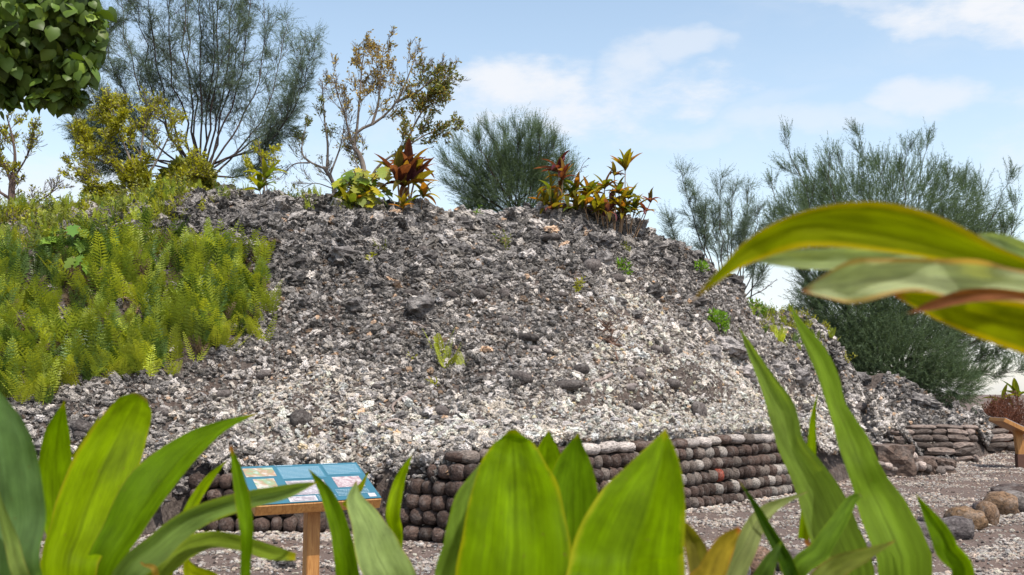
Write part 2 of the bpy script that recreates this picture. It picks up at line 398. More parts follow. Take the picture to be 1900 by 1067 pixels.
CAP = WT + .02 + np.clip(SD - .34, 0, None) * .72 + np.clip(SD - 1.1, 0, None) * 3 + np.where((XX < -3.9) | (XX > 7), 9, 0)
HH = np.minimum(np.maximum(tps(XX, YY), 0.0), CAP) + rough * np.clip((SD - .3) / 1.0, 0, 1)
# drop to below the ground in front of the base / retaining wall
wallside = (XX > -3.9) & (XX < 4.9)
HH = np.where(SD < np.where(wallside, .36, .10), -.35, HH)
HH = np.where((XX > 13) & (YY > 30), -.35, HH)
back = np.clip((YY - 26.5 - np.clip(XX, 0, 6)) / 4, 0, 1); HH = HH * (1 - back) - .35 * back
def height(X, Y):
    fx = np.clip((np.asarray(X, float) - GX[0]) / .125, 0, len(GX) - 1.001); fy = np.clip((np.asarray(Y, float) - GY[0]) / .125, 0, len(GY) - 1.001)
    i, j = fx.astype(int), fy.astype(int); u, v = fx - i, fy - j
    return HH[j, i] * (1 - u) * (1 - v) + HH[j, i + 1] * u * (1 - v) + HH[j + 1, i] * (1 - u) * v + HH[j + 1, i + 1] * u * v
def hz1(x, y): return max(0.0, float(height(np.array([x]), np.array([y]))[0]))
def on_mound(px, py, d0=9.0, d1=30.0):
    """first hit of the view ray with the mound surface or the ground"""
    D = np.arange(d0, d1, .04); r = ray(px, py); X = r.x / r.y * D; Z = CAM_Z + r.z / r.y * D
    h = np.maximum(height(X, D), 0); k = np.nonzero(Z <= h)[0]
    if len(k) == 0: return None
    i = k[0]; return Vector((X[i], D[i], h[i]))

def build_ground():
    bm = bmesh.new()
    # one sheet, fine near the place, reaching the horizon
    xs = [-900, -300, -100, -40, -20] + list(np.arange(-16, 18, 1.0)) + [25, 50, 110, 300, 900]
    ys = [-300, -60, -15] + list(np.arange(-4, 34, 1.0)) + [45, 70, 130, 400, 1500]
    vs = [[bm.verts.new((x, y, 0)) for x in xs] for y in ys]
    for j in range(len(ys) - 1):
        for i in range(len(xs) - 1): bm.faces.new((vs[j][i], vs[j][i + 1], vs[j + 1][i + 1], vs[j + 1][i]))
    me = bpy.data.meshes.new('ground'); bm.to_mesh(me); bm.free()
    o = link('ground', me, mat=M_GROUND); tag(o, kind='structure'); return o
GROUND = build_ground()
nx, ny = len(GX), len(GY)
ii = (np.arange(ny - 1)[:, None] * nx + np.arange(nx - 1)[None, :]).ravel()
keep = (np.maximum.reduce([HH[:-1, :-1], HH[1:, :-1], HH[:-1, 1:], HH[1:, 1:]]) > -.3).ravel()
ii = ii[keep]
fc = np.stack([ii, ii + 1, ii + nx + 1, ii + nx], axis=1)
MOUND = link('mound', mesh_np('mound', np.c_[XX.ravel(), YY.ravel(), HH.ravel()], fc, smooth=True), mat=M_MOUND)
tag(MOUND, kind='structure')

# ------------------------------------------------------------------ stones
def rock_mesh(name, seed, sub=2, blocky=1.0, rough=.25, freq=1.4, squash=(1, 1, 1), mat=None, smooth=False, crag=0.0):
    bm = bmesh.new(); bmesh.ops.create_icosphere(bm, subdivisions=sub, radius=1.0)
    off = Vector((seed * 7.13, seed * 3.71, seed * 5.37))
    for v in bm.verts:
        c = v.co.normalized()
        if blocky != 1.0:
            q = Vector([math.copysign(abs(a) ** blocky, a) for a in c]); c = q / max(1.0, q.length ** .45)
        n = mnoise.fractal(v.co * freq + off, .9, 2.0, 4)
        r = 1 + rough * n
        if crag: r += crag * (abs(mnoise.noise(v.co * freq * 2.3 + off)) * 1.4 - .35)
        v.co = Vector((c.x * r * squash[0], c.y * r * squash[1], c.z * r * squash[2])) * .5
    me = bpy.data.meshes.new(name); bm.to_mesh(me); bm.free()
    if smooth: me.polygons.foreach_set('use_smooth', np.ones(len(me.polygons), dtype=bool))
    if mat: me.materials.append(mat)
    return me
RUB = [rock_mesh('rubble_chunk', s, 3, 1, .42, 1.3, sq, M_RUBBLE, False, .5) for s, sq in enumerate([(1, .8, .6), (1, .9, .75), (1.2, .7, .5), (1, 1, .8), (1.3, .8, .6), (.9, .8, .9), (1.4, .6, .5), (1, .9, .5)])]
RND = [rock_mesh('rounded_stone', 20 + s, 2, 1, .12, .9, sq, M_BOULD, True) for s, sq in enumerate([(1, .85, .75), (1.25, .8, .7), (1, .95, .85)])]
COB = [rock_mesh('wall_cobble', 40 + s, 2, .62, .10, 1.0, (1, 1, 1), M_WALLST, True) for s in range(5)]

SLAB = [rock_mesh('slab_stone', 60 + s, 2, .6, .32, 1.3, (1, 1, 1), M_WALLST, False, .12) for s in range(6)]

def scatter(name, pts, rot, scl, idx, tint, protos, parent=None):
    coll = bpy.data.collections.new(name + '_prototypes')
    for i, me in enumerate(protos):
        o = bpy.data.objects.new('%s_piece_%02d' % (name, i), me); coll.objects.link(o)
    me = bpy.data.meshes.new(name); n = len(pts)
    me.vertices.add(n); me.vertices.foreach_set('co', np.asarray(pts, np.float32).ravel())
    for nm, ty, dat in (('rot', 'FLOAT_VECTOR', rot), ('scl', 'FLOAT_VECTOR', scl), ('tint', 'FLOAT_VECTOR', tint)):
        a = me.attributes.new(nm, ty, 'POINT'); a.data.foreach_set('vector', np.asarray(dat, np.float32).ravel())
    a = me.attributes.new('idx', 'INT', 'POINT'); a.data.foreach_set('value', np.asarray(idx, np.int32))
    o = link(name, me, parent); o['kind'] = 'stuff'
    ng = bpy.data.node_groups.new(name, 'GeometryNodeTree')
    ng.interface.new_socket('Geometry', in_out='INPUT', socket_type='NodeSocketGeometry'); ng.interface.new_socket('Geometry', in_out='OUTPUT', socket_type='NodeSocketGeometry')
    N, L = ng.nodes, ng.links
    gi = N.new('NodeGroupInput'); go = N.new('NodeGroupOutput'); ip = N.new('GeometryNodeInstanceOnPoints'); ci = N.new('GeometryNodeCollectionInfo')
    ci.inputs['Collection'].default_value = coll; ci.inputs['Separate Children'].default_value = True; ci.inputs['Reset Children'].default_value = True
    L.new(gi.outputs[0], ip.inputs['Points']); L.new(ci.outputs[0], ip.inputs['Instance']); ip.inputs['Pick Instance'].default_value = True
    for nm, ty, sock in (('rot', 'FLOAT_VECTOR', 'Rotation'), ('scl', 'FLOAT_VECTOR', 'Scale'), ('idx', 'INT', 'Instance Index')):
        q = N.new('GeometryNodeInputNamedAttribute'); q.data_type = ty; q.inputs['Name'].default_value = nm
        L.new(q.outputs[0], ip.inputs[sock])
    L.new(ip.outputs[0], go.inputs[0])
    md = o.modifiers.new('scatter', 'NODES'); md.node_group = ng
    return o

rs = np.random.RandomState(7)
def blob(px, py, cx, cy, rx, ry): return np.exp(-(((px - cx) / rx) ** 2 + ((py - cy) / ry) ** 2))
def whiteness(px, py, n=None):
    w = .95 * blob(px, py, 590, 745, 110, 65) + .7 * blob(px, py, 700, 800, 230, 50) + 1.0 * blob(px, py, 1240, 700, 200, 85) + 1.0 * blob(px, py, 1165, 590, 62, 80)
    w = w + .95 * blob(px, py, 1300, 775, 200, 55) + .85 * blob(px, py, 1000, 790, 260, 38) + .5 * blob(px, py, 860, 430, 60, 40) + .22 * blob(px, py, 930, 520, 170, 90) + .45 * blob(px, py, 640, 870, 120, 40)
    w = w + .35 * blob(px, py, 450, 780, 200, 90) + .42 * blob(px, py, 120, 950, 160, 110) + .4 * blob(px, py, 1480, 800, 120, 60) + .25 * blob(px, py, 1560, 780, 120, 60)
    return np.clip(w, 0, 1)
FERN_POLY = [(-260, 470), (60, 478), (200, 455), (330, 450), (440, 470), (488, 505), (492, 575), (450, 630), (400, 650), (330, 690), (230, 700), (130, 715), (90, 740), (-260, 790)]
def in_poly(px, py, poly):
    px = np.asarray(px, float); py = np.asarray(py, float); c = np.zeros(px.shape, bool); n = len(poly)
    for i in range(n):
        x1, y1 = poly[i]; x2, y2 = poly[(i + 1) % n]
        if y1 == y2: continue
        c ^= ((y1 > py) != (y2 > py)) & (px < (x2 - x1) * (py - y1) / (y2 - y1) + x1)
    return c
RID = np.array(RIDGE, float)
def sample_mound(n):
    X = rs.uniform(-10, 14, n); Y = rs.uniform(10.2, 27.5, n)
    sd = base_sd(X, Y); m = sd > np.where((X > -3.9) & (X < 4.9), .22, .05); X, Y, sd = X[m], Y[m], sd[m]
    Z = height(X + np.where(sd < .5, -.32, 0), Y + np.where(sd < .5, .32, 0)); px, py = proj(X, Y, Z)
    ry = np.interp(px, RID[:, 0], RID[:, 2])
    m = (px > -120) & (px < 2000) & (Z > -.05) & (Y < ry + 1.3); return X[m], Y[m], Z[m], px[m], py[m]
def tints(px, py, rng):
    n = len(px); w = np.clip(whiteness(px, py) + .13 * np.clip((py - 500) / 80, 0, 1) * np.clip((1500 - px) / 120, 0, 1), 0, 1)
    nn = np.array([mnoise.noise(Vector((a * .016, b * .022, 2))) for a, b in zip(px, py)]) * .45
    w = np.clip(w + nn * (.35 + .65 * w), 0, 1)
    isw = rng.rand(n) < np.where(py < 520, .035, .07) + .88 * w ** 1.1
    mids = rng.rand(n) < .30 + .2 * w
    vd = rng.uniform(.065, .20, n) * (1 + 1.3 * w) * np.where(py < 520, .85, 1); vw = rng.uniform(.55, .92, n) * (.8 + .25 * w); vm = rng.uniform(.28, .54, n); vw = np.where(py < 520, vw * .74, vw); vm = np.where(py < 520, vm * .8, vm)
    v = np.where(isw, vw, np.where(mids, vm, vd))
    warm = rng.uniform(-.02, 1, n) * (.35 + .65 * w)
    c = v[:, None] * (np.array([1.04, .965, .93]) + warm[:, None] * np.array([.05, -.02, -.16]))
    orange = (rng.rand(n) < .035)[:, None]; c = np.where(orange, c * np.array([1.2, .88, .62]), c)
    return np.clip(c, .03, .86), w

X, Y, Z, px, py = sample_mound(520000)
infern = in_poly(px, py, FERN_POLY)
k = rs.rand(len(X)) < np.where(infern, .18, 1.0) 
X, Y, Z, px, py = X[k], Y[k], Z[k], px[k], py[k]
X, Y, Z, px, py = [a[:160000] for a in (X, Y, Z, px, py)]
tn, w = tints(px, py, rs)
top = np.clip((560 - py) / 150, 0, 1) * np.clip(1.1 - whiteness(px, py) * 1.5, 0.2, 1)
patch = np.array([mnoise.noise(Vector((a * .02, b * .03, 9))) for a, b in zip(px, py)])
s = rs.lognormal(0, .42, len(X)) * (.044 + .042 * top + .05 * np.clip(patch + .05, 0, 1) - .008 * whiteness(px, py)); s = np.clip(s, .02, .19)
right = np.clip((px - 1400) / 200, 0, 1); s *= 1 + .35 * right; s = np.where(rs.rand(len(s)) < .035 * top, s * 2.4, s); s = np.clip(s, .02, .30)
scl = np.c_[s, s * rs.uniform(.7, 1.1, len(X)), s * rs.uniform(.6, 1.0, len(X))]
pts = np.c_[X, Y, Z + s * rs.uniform(-.1, .42, len(X))]
rot = np.c_[rs.uniform(-.9, .9, len(X)), rs.uniform(-.9, .9, len(X)), rs.uniform(0, 6.28, len(X))]
scatter('rubble', pts, rot, scl, rs.randint(0, len(RUB), len(X)), tn, RUB, MOUND)
print('rubble', len(X))

def stone(mesh, loc, size, rot, tint, parent, name='stone'):
    o = bpy.data.objects.new(name, mesh); COL.objects.link(o); o.parent = parent
    if parent is not None and parent.type == 'EMPTY': loc = Vector(loc) - parent.location
    o.location = loc; o.scale = size; o.rotation_euler = rot; o['tint'] = [float(c) * (.8 if name == 'boulder' else 1) for c in tint]
    return o
# larger stones one can pick out on the slope (px, py, width px, height px, rounded?, tint)
BIG = [(558, 778, 42, 36, 1, .075), (640, 478, 74, 34, 0, .13), (150, 793, 52, 26, 1, .075), (1050, 716, 52, 26, 1, .1), (1076, 686, 38, 26, 1, .07), (965, 697, 40, 28, 1, .11),
       (1297, 762, 34, 38, 1, .13), (1187, 692, 28, 20, 1, .17), (1219, 648, 24, 16, 1, .16), (1236, 652, 16, 22, 1, .1), (1650, 768, 36, 28, 1, .24), (1345, 640, 60, 50, 0, .30), (1372, 656, 44, 36, 0, .24), (1322, 655, 36, 32, 0, .28), (886, 546, 28, 24, 1, .06),
       (937, 545, 26, 26, 1, .1), (1022, 443, 44, 16, 1, .07), (975, 626, 44, 20, 1, .06), (993, 648, 26, 14, 1, .2), (1022, 654, 30, 14, 1, .1), (800, 680, 22, 16, 1, .07), (765, 545, 30, 18, 1, .06), (835, 548, 26, 18, 1, .07),
       (845, 566, 20, 18, 1, .06), (1040, 548, 24, 14, 1, .1), (1150, 560, 24, 20, 0, .1), (820, 765, 30, 22, 1, .13), (1180, 758, 26, 16, 1, .1), (1150, 790, 52, 18, 1, .13), (1290, 425, 30, 20, 0, .1), (1120, 480, 40, 34, 0, .12),
       (860, 415, 42, 26, 0, .09), (560, 560, 36, 26, 0, .12), (660, 570, 50, 30, 0, .12), (780, 570, 60, 44, 0, .11), (1480, 700, 44, 34, 0, .2), (1560, 745, 40, 30, 0, .16), (1440, 680, 40, 30, 0, .28), (1385, 690, 50, 30, 0, .4),
       (360, 420, 36, 22, 0, .11), (410, 458, 60, 18, 0, .17), (480, 420, 44, 26, 0, .09), (1290, 560, 34, 26, 0, .09), (1240, 490, 36, 30, 0, .1), (1210, 540, 40, 28, 0, .07), (1385, 640, 30, 24, 1, .09), (1715, 745, 40, 24, 0, .14),
       (180, 830, 50, 36, 0, .13), (300, 765, 30, 22, 1, .12), (240, 900, 60, 40, 0, .12), (60, 830, 50, 34, 0, .12), (330, 920, 44, 36, 0, .2), (415, 860, 40, 22, 0, .16), (1250, 720, 30, 18, 1, .1), (1600, 700, 36, 24, 0, .16),
       (525, 1055, 38, 34, 0, .075), (1320, 610, 26, 22, 1, .08), (1360, 520, 40, 30, 0, .08), (280, 960, 46, 34, 0, .14), (310, 985, 36, 26, 0, .25)]
rr = random.Random(5)
cnt = 0
def put_big(px_, py_, wpx, hpx, rnd_, t):
    global cnt
    p = on_mound(px_, py_ + hpx * .3)
    if p is None: return
    k = p.y / F_PX
    me = rr.choice(RND) if rnd_ else rr.choice(RUB[:6]); base = (t * 1.02, t * .93, t * .90) if not rnd_ else (t * .78, t * .66, t * .62)
    par = MOUND if p.z > .02 else None
    o = stone(me, p + Vector((0, 0, hpx * k * .22)), (wpx * k * 1.0, wpx * k * .8, hpx * k * 1.25), (rr.uniform(-.3, .3), rr.uniform(-.3, .3), rr.uniform(-.5, .5)), base, par)
    if par is None: o.name = 'loose_stone'; tag(o, {525: 'dark loose stone on the gravel left of the near sign post', 280: 'grey rubble lump at the left foot of the slope', 310: 'pale rubble lump at the left foot of the slope, lowest one'}.get(px_, 'rubble lump lying at the foot of the slope between the left leaves'), 'stone')
    cnt += 1
for b in BIG: put_big(*b)
for _ in range(46):
    a_ = rr.uniform(560, 1440); put_big(a_, rr.uniform(770, 812) + abs(a_ - 1000) * .01, rr.uniform(14, 30), rr.uniform(10, 18), 0, rr.choice([rr.uniform(.34, .55), rr.uniform(.34, .55), rr.uniform(.1, .2)]))
while cnt < 296:
    px_, py_ = rr.uniform(-20, 1760), rr.uniform(390, 960)
    if in_poly([px_], [py_], FERN_POLY)[0]: continue
    if whiteness(np.array([px_]), np.array([py_]))[0] > .5 and rr.random() < .7: continue
    p = on_mound(px_, py_)
    if p is None or p.z < .12 or float(base_sd(np.array([p.x]), np.array([p.y]))[0]) < .3: continue
    up = py_ < 520 or px_ > 1450
    wpx = rr.uniform(20, 42) if up else rr.uniform(13, 27)
    w_ = whiteness(np.array([px_]), np.array([py_]))[0]
    put_big(px_, py_, wpx, wpx * rr.uniform(.5, .85), rr.random() < (.22 if up else .5), rr.uniform(.06, .14) + .2 * w_ * rr.random())

# gravel of broken coral over the path
n = 330000
Yg = 7.3 + 22 * rs.rand(n) ** 1.35; Xg = rs.uniform(-.56, .56, n) * Yg
sdg = base_sd(Xg, Yg); dn = np.array([mnoise.fractal(Vector((a * .9, b * 1.6, 4)), .8, 2, 3) for a, b in zip(Xg, Yg)])
nearwall = np.exp(-np.clip(-sdg, 0, 5) / .45)
pxg, pyg = proj(Xg, Yg, 0 * Xg)
k = (sdg < 0) & (rs.rand(n) < np.clip(.13 + dn * 1.9 + nearwall * .7, .05, .9)) & (pxg > -100) & (pxg < 2000)
Xg, Yg, nw = Xg[k], Yg[k], nearwall[k]; n = len(Xg)
s = np.clip(rs.lognormal(0, .35, n) * .029, .012, .08) * (1 + .4 * nw)
c = np.where((rs.rand(n) < .86)[:, None], np.array([.72, .62, .55]), np.array([.16, .13, .12])) * rs.uniform(.6, 1.25, n)[:, None]
c *= 1 + rs.uniform(-.1, .14, n)[:, None] * np.array([1, 0, -.8])
sm = [rock_mesh('gravel_chip', 70 + q, 1, 1, .3, 1.2, sq, M_RUBBLE) for q, sq in enumerate([(1.2, .8, .5), (1, .7, .6), (1.4, .6, .45), (1, 1, .55)])]
g = scatter('coral_gravel', np.c_[Xg, Yg, s * .2], np.c_[rs.uniform(-.4, .4, n), rs.uniform(-.4, .4, n), rs.uniform(0, 6.28, n)], np.c_[s, s, s], rs.randint(0, 4, n), np.clip(c, .03, .8), sm, None)
tag(g, 'pale broken coral gravel strewn over the grey path below the walls', 'gravel', kind='stuff')
print('gravel', n)

# ------------------------------------------------------------------ walls
def cobble_wall(label, runs, tintf, seed, depth=.26, name='stone_wall'):
    """runs: list of (p0, p1, z0, height, stone width) courses along the face line"""
    r = random.Random(seed)
    c0 = Vector((sum(q[0][0] + q[1][0] for q in runs) / 2 / len(runs), sum(q[0][1] + q[1][1] for q in runs) / 2 / len(runs), 0))
    root = thing(name, c0, label, 'wall')
    core = Tubes(); num = 0; lst = []
    for (p0, p1, z0, h, wd) in runs:
        a, b = Vector((p0[0], p0[1], 0)), Vector((p1[0], p1[1], 0)); d = (b - a); Ln = d.length; d.normalize(); nrm = Vector((d.y, -d.x, 0))
        ang = math.atan2(d.y, d.x); t = r.uniform(-.03, .03)
        while t < Ln - wd * .4:
            w_ = wd * r.choice([r.uniform(.7, .9), r.uniform(.85, 1.1), r.uniform(.95, 1.25)])
            q = a + d * (t + w_ / 2) - nrm * (depth * .5 - r.uniform(-.012, .02)); hh = h * r.uniform(.9, 1.06)
            lst.append((q + Vector((0, 0, z0 + h / 2 + r.uniform(-.006, .006) + .012 * math.sin(t * 2.1 + z0 * 9))), (w_ * 1.07, depth * r.uniform(.95, 1.1), hh * 1.14), (r.choice([0, math.pi]) + r.uniform(-.06, .06), r.uniform(-.09, .09), ang + r.choice([0, math.pi]) + r.uniform(-.1, .1)), tintf(r, q, z0)))
            t += w_
    for (loc, sz, ro, tn_) in lst[:299]: stone(r.choice(COB), loc, sz, ro, tn_, root)
    return root
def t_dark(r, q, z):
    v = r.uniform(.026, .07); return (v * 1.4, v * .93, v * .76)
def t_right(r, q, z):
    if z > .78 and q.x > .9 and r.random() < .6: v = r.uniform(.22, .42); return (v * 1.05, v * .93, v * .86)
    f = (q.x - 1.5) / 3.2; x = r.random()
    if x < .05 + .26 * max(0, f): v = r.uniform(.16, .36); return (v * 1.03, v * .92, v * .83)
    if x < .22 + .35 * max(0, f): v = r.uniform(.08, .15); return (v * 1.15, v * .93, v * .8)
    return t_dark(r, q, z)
Pc, Pe = Vector((-.45, 10.35, 0)), Vector((4.62, 15.75, 0)); dw_ = (Pe - Pc).normalized(); nw_ = Vector((dw_.y, -dw_.x, 0))
def wp(t, inset): return tuple((Pc + dw_ * t - nw_ * inset)[:2])
Lw = (Pe - Pc).length
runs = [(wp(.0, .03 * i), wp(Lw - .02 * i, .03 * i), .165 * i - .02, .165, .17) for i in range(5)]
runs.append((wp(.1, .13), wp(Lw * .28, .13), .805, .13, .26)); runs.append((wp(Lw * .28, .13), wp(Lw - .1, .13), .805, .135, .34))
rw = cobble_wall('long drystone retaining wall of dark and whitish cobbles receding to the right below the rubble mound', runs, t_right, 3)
reds = [c_ for c_ in rw.children]
best = min(reds, key=lambda o: (lambda P: (P[0] - 1332) ** 2 + (P[1] - 893) ** 2)(proj(*(o.location + rw.location)))) ; best['tint'] = [.22, .05, .03]; best['label'] = 'rusty red cobble in the second course'
Qc, Qe = Vector((-.52, 10.33, 0)), Vector((-1.62, 10.95, 0)); dq = (Qe - Qc).normalized(); nq = Vector((-dq.y, dq.x, 0))
def qp(t, inset): return tuple((Qc + dq * t - nq * inset)[:2])
ends = [.78, 1.05, .80, .74, .55, .38]
runs = []
for i, e in enumerate(ends):
    z0 = .165 * i - .02; runs.append((qp(e, .03 * i), qp(0, .03 * i), z0, .165 if i < 5 else .12, .165 if i < 5 else .3))
cobble_wall('short broken wall of dark brown cobbles stepping down to the left behind the centre leaves', runs, t_dark, 5)
A, B = Vector((-3.48, 11.28, 0)), Vector((-2.12, 11.25, 0))
runs = [((-3.48, 11.26), (-2.12, 11.23), -.02, .17, .175), ((-3.50, 11.30), (-2.5, 11.28), .15, .165, .165), ((-3.68, 11.33), (-2.6, 11.30), .315, .165, .17), ((-3.70, 11.36), (-2.95, 11.34), .48, .165, .2)]
cobble_wall('low ruined wall of dark rounded cobbles, four courses high, left of and behind the near sign', runs, t_dark, 6)

# flat drystone wall at the far right and the fragment beyond it
def t_far(r, q, z):
    v = r.choice([r.uniform(.07, .12), r.uniform(.12, .22), r.uniform(.035, .06)]); return (v * 1.2, v * .93, v * .8)
def slab_wall(label, rows, seed, name='stone_wall'):
    r = random.Random(seed); p = on_ground_like(rows[0][0], rows[0][2], rows[0][3])
    root = thing(name, Vector((p.x, p.y, 0)), label, 'wall')
    for (x0, x1, yb, D, h) in rows:
        x = x0
        while x < x1 - 8:
            w_ = min(r.uniform(26, 58), x1 - x); q = at(x + w_ / 2, yb - h / 2, D + r.uniform(-.05, .05)); k_ = D / F_PX
            stone(r.choice(SLAB + COB), q, (w_ * k_ * 1.14, .34, h * k_ * r.uniform(1.0, 1.16)), (r.uniform(-.05, .05), r.uniform(-.12, .12), r.uniform(-.15, .15)), t_far(r, q, 0), root)
            x += w_
    return root
def on_ground_like(px, py, D): return at(px, py, D)
slab_wall('drystone wall of flat stacked brown slabs at the foot of the mound slope, far right', [(1770, 1812, 857, 22.6, 12), (1718, 1812, 845, 22.7, 14), (1688, 1806, 833, 22.8, 13), (1660, 1812, 821, 22.9, 14), (1655, 1806, 808, 23.0, 12), (1650, 1812, 797, 23.1, 9)], 8)
slab_wall('low fragment of stacked slabs beyond the flat drystone wall, behind the far sign', [(1826, 1896, 836, 26.0, 16), (1826, 1890, 820, 26.1, 14), (1830, 1870, 807, 26.2, 12)], 9)
# old mortared footing: a block mesh with stones set in it
def block_mesh(name, seed):
    bm = bmesh.new(); bmesh.ops.create_cube(bm, size=1.0); bmesh.ops.subdivide_edges(bm, edges=bm.edges[:], cuts=6, use_grid_fill=True)
    for v in bm.verts:
        e = sum(1 for a in v.co if abs(abs(a) - .5) < .01); v.co *= 1 - .035 * (e - 1); n_ = mnoise.fractal(v.co * 2.6 + Vector((seed, 0, seed)), .8, 2, 4); v.co += v.co.normalized() * n_ * .09
    me = bpy.data.meshes.new(name); bm.to_mesh(me); bm.free(); me.materials.append(M_WALLST); return me
def footing():
    root = thing('stone_footing', ground_at(1690, 880), 'low mortared footing of rough brown stone with pale mortar patches on the gravel', 'footing')
    r = random.Random(4)
    rows = [(1618, 1688, 886, 18.7, 58), (1688, 1728, 884, 19.2, 34), (1728, 1762, 882, 19.6, 30)]
    for (x0, x1, yb, D, h) in rows:
        q = at((x0 + x1) / 2, yb - h / 2, D); k_ = D / F_PX
        stone(block_mesh('footing_block', r.randint(1, 99)), q + Vector((0, .3, 0)), ((x1 - x0) * k_ * 1.08, .9, h * k_ * 1.05), (0, 0, .15), (.10, .07, .056), root, 'stone_block')
    for _ in range(14):
        x = r.uniform(1622, 1760); q = at(x, r.uniform(842, 880) if x < 1688 else r.uniform(858, 882), 18.45 + (x - 1618) * .006); k_ = 19 / F_PX; v = r.choice([.11, .16, .34, .4])
        stone(r.choice(COB), q, (r.uniform(14, 30) * k_, .3, r.uniform(10, 22) * k_), (r.uniform(-.1, .1), r.uniform(-.2, .2), r.uniform(-.3, .3)), (v * 1.1, v * .9, v * .8), root)
footing()

# kerb boulders, each its own thing
KERB = [(1890, 925, 60, 24, (.075, .055, .05), 'dark brown flat boulder farthest along the kerb row by the path'),
        (1893, 950, 54, 36, (.15, .13, .12), 'light grey boulder with white flecks beside the flat dark end boulder of the kerb row'),
        (1866, 957, 50, 44, (.20, .125, .075), 'large tan brown boulder, tallest in the kerb row'),
        (1840, 975, 34, 44, (.19, .12, .075), 'narrow tan boulder leaning on the tallest tan boulder of the kerb row'),
        (1826, 972, 26, 40, (.065, .05, .05), 'narrow dark boulder wedged between two tan boulders of the kerb row'),
        (1800, 985, 56, 44, (.185, .115, .065), 'tan boulder with orange pits between the dark wedge and the grey boulder'),
        (1783, 1002, 58, 40, (.105, .09, .09), 'broad grey pitted boulder in front of the tan boulders'),
        (1735, 985, 44, 26, (.075, .06, .06), 'half hidden dark boulder behind the right-hand narrow leaf'),
        (1712, 1005, 40, 36, (.13, .11, .105), 'round pale grey boulder left of the right-hand narrow leaf'),
        (1716, 1028, 36, 30, (.12, .10, .10), 'small grey boulder below the round pale grey one'),
        (1655, 1032, 50, 36, (.10, .085, .08), 'grey boulder showing between the tall twisted leaf and the narrow leaf'),
        (1600, 1042, 46, 36, (.09, .075, .07), 'dark boulder half covered by the two tall twisted leaves'),
        (1540, 1055, 50, 38, (.11, .09, .08), 'grey brown boulder behind the left twisted leaf'),
        (1470, 1062, 52, 40, (.10, .08, .075), 'brown grey boulder behind the thin dark leaf'),
        (1410, 1072, 56, 52, (.19, .12, .085), 'tan boulder behind the orange leaf tips'),
        (1368, 1082, 46, 52, (.13, .115, .12), 'mauve grey boulder behind the orange leaf tips')]
for i, (px_, yb, wpx, hpx, t, lab) in enumerate(KERB):
    g_ = ground_at(px_, yb); k_ = g_.y / F_PX; h = hpx * k_
    me = rock_mesh('boulder', 100 + i, 3, .8, .27, 1.3, (1, 1, 1), M_BOULD, True)
    o = stone(me, (g_.x, g_.y + wpx * k_ * .35, h * .38), (wpx * k_ * 1.22, wpx * k_ * .95, h * 1.15), (0, 0, rr.uniform(-.5, .5)), t, None, 'boulder')
    tag(o, lab, 'boulder', 'boulders edging the path')

# ------------------------------------------------------------------ signs
def box(bm, M_, sx, sy, sz, bev=.004):
    r = bmesh.ops.create_cube(bm, size=1.0, matrix=M_ @ Matrix.Diagonal((sx, sy, sz, 1)))
    es = set(e for v in r['verts'] for e in v.link_edges)
    if bev: bmesh.ops.bevel(bm, geom=list(es), offset=bev, segments=1, affect='EDGES', profile=.7)
def bmo(name, bm, par, mat):
    me = bpy.data.meshes.new(name); bm.to_mesh(me); bm.free(); return child(name, me, par, mat)
M_PANEL = plain('blue_print', (.04, .135, .19), .5, 3, .06, .15); M_PALEBLUE = plain('pale_blue_print', (.065, .18, .25), .5, 3, .05, .15)
M_WHITE = plain('white_print', (.42, .41, .43), .5, 50, .05, .15); M_INK = plain('pale_ink', (.3, .42, .5), .5, 60, .1, .15); M_DARK = plain('black_steel', (.02, .02, .022), .5)
def picture_mat(name, cols, scale):
    m, N, L, out, b = mat_base(name)
    tc = N.new('ShaderNodeTexCoord').outputs['Object']
    n = nz(N, L, tc, scale, 5, .65, (1, 2.2, 1))
    L.new(ramp(N, L, n, [(.30 + .4 * i / (len(cols) - 1), c) for i, c in enumerate(cols)]), b.inputs['Base Color']); b.inputs['Roughness'].default_value = .4
    return m
M_PIC1 = picture_mat('landscape_print', [(.15, .25, .12), (.45, .45, .4), (.33, .2, .12), (.2, .3, .17), (.42, .45, .45)], 9)
M_PIC2 = picture_mat('drawing_print', [(.12, .1, .15), (.48, .46, .48), (.2, .17, .2), (.5, .5, .5)], 26)
M_PIC3 = picture_mat('stones_print', [(.16, .1, .11), (.5, .46, .46), (.26, .15, .17), (.5, .48, .48)], 22)
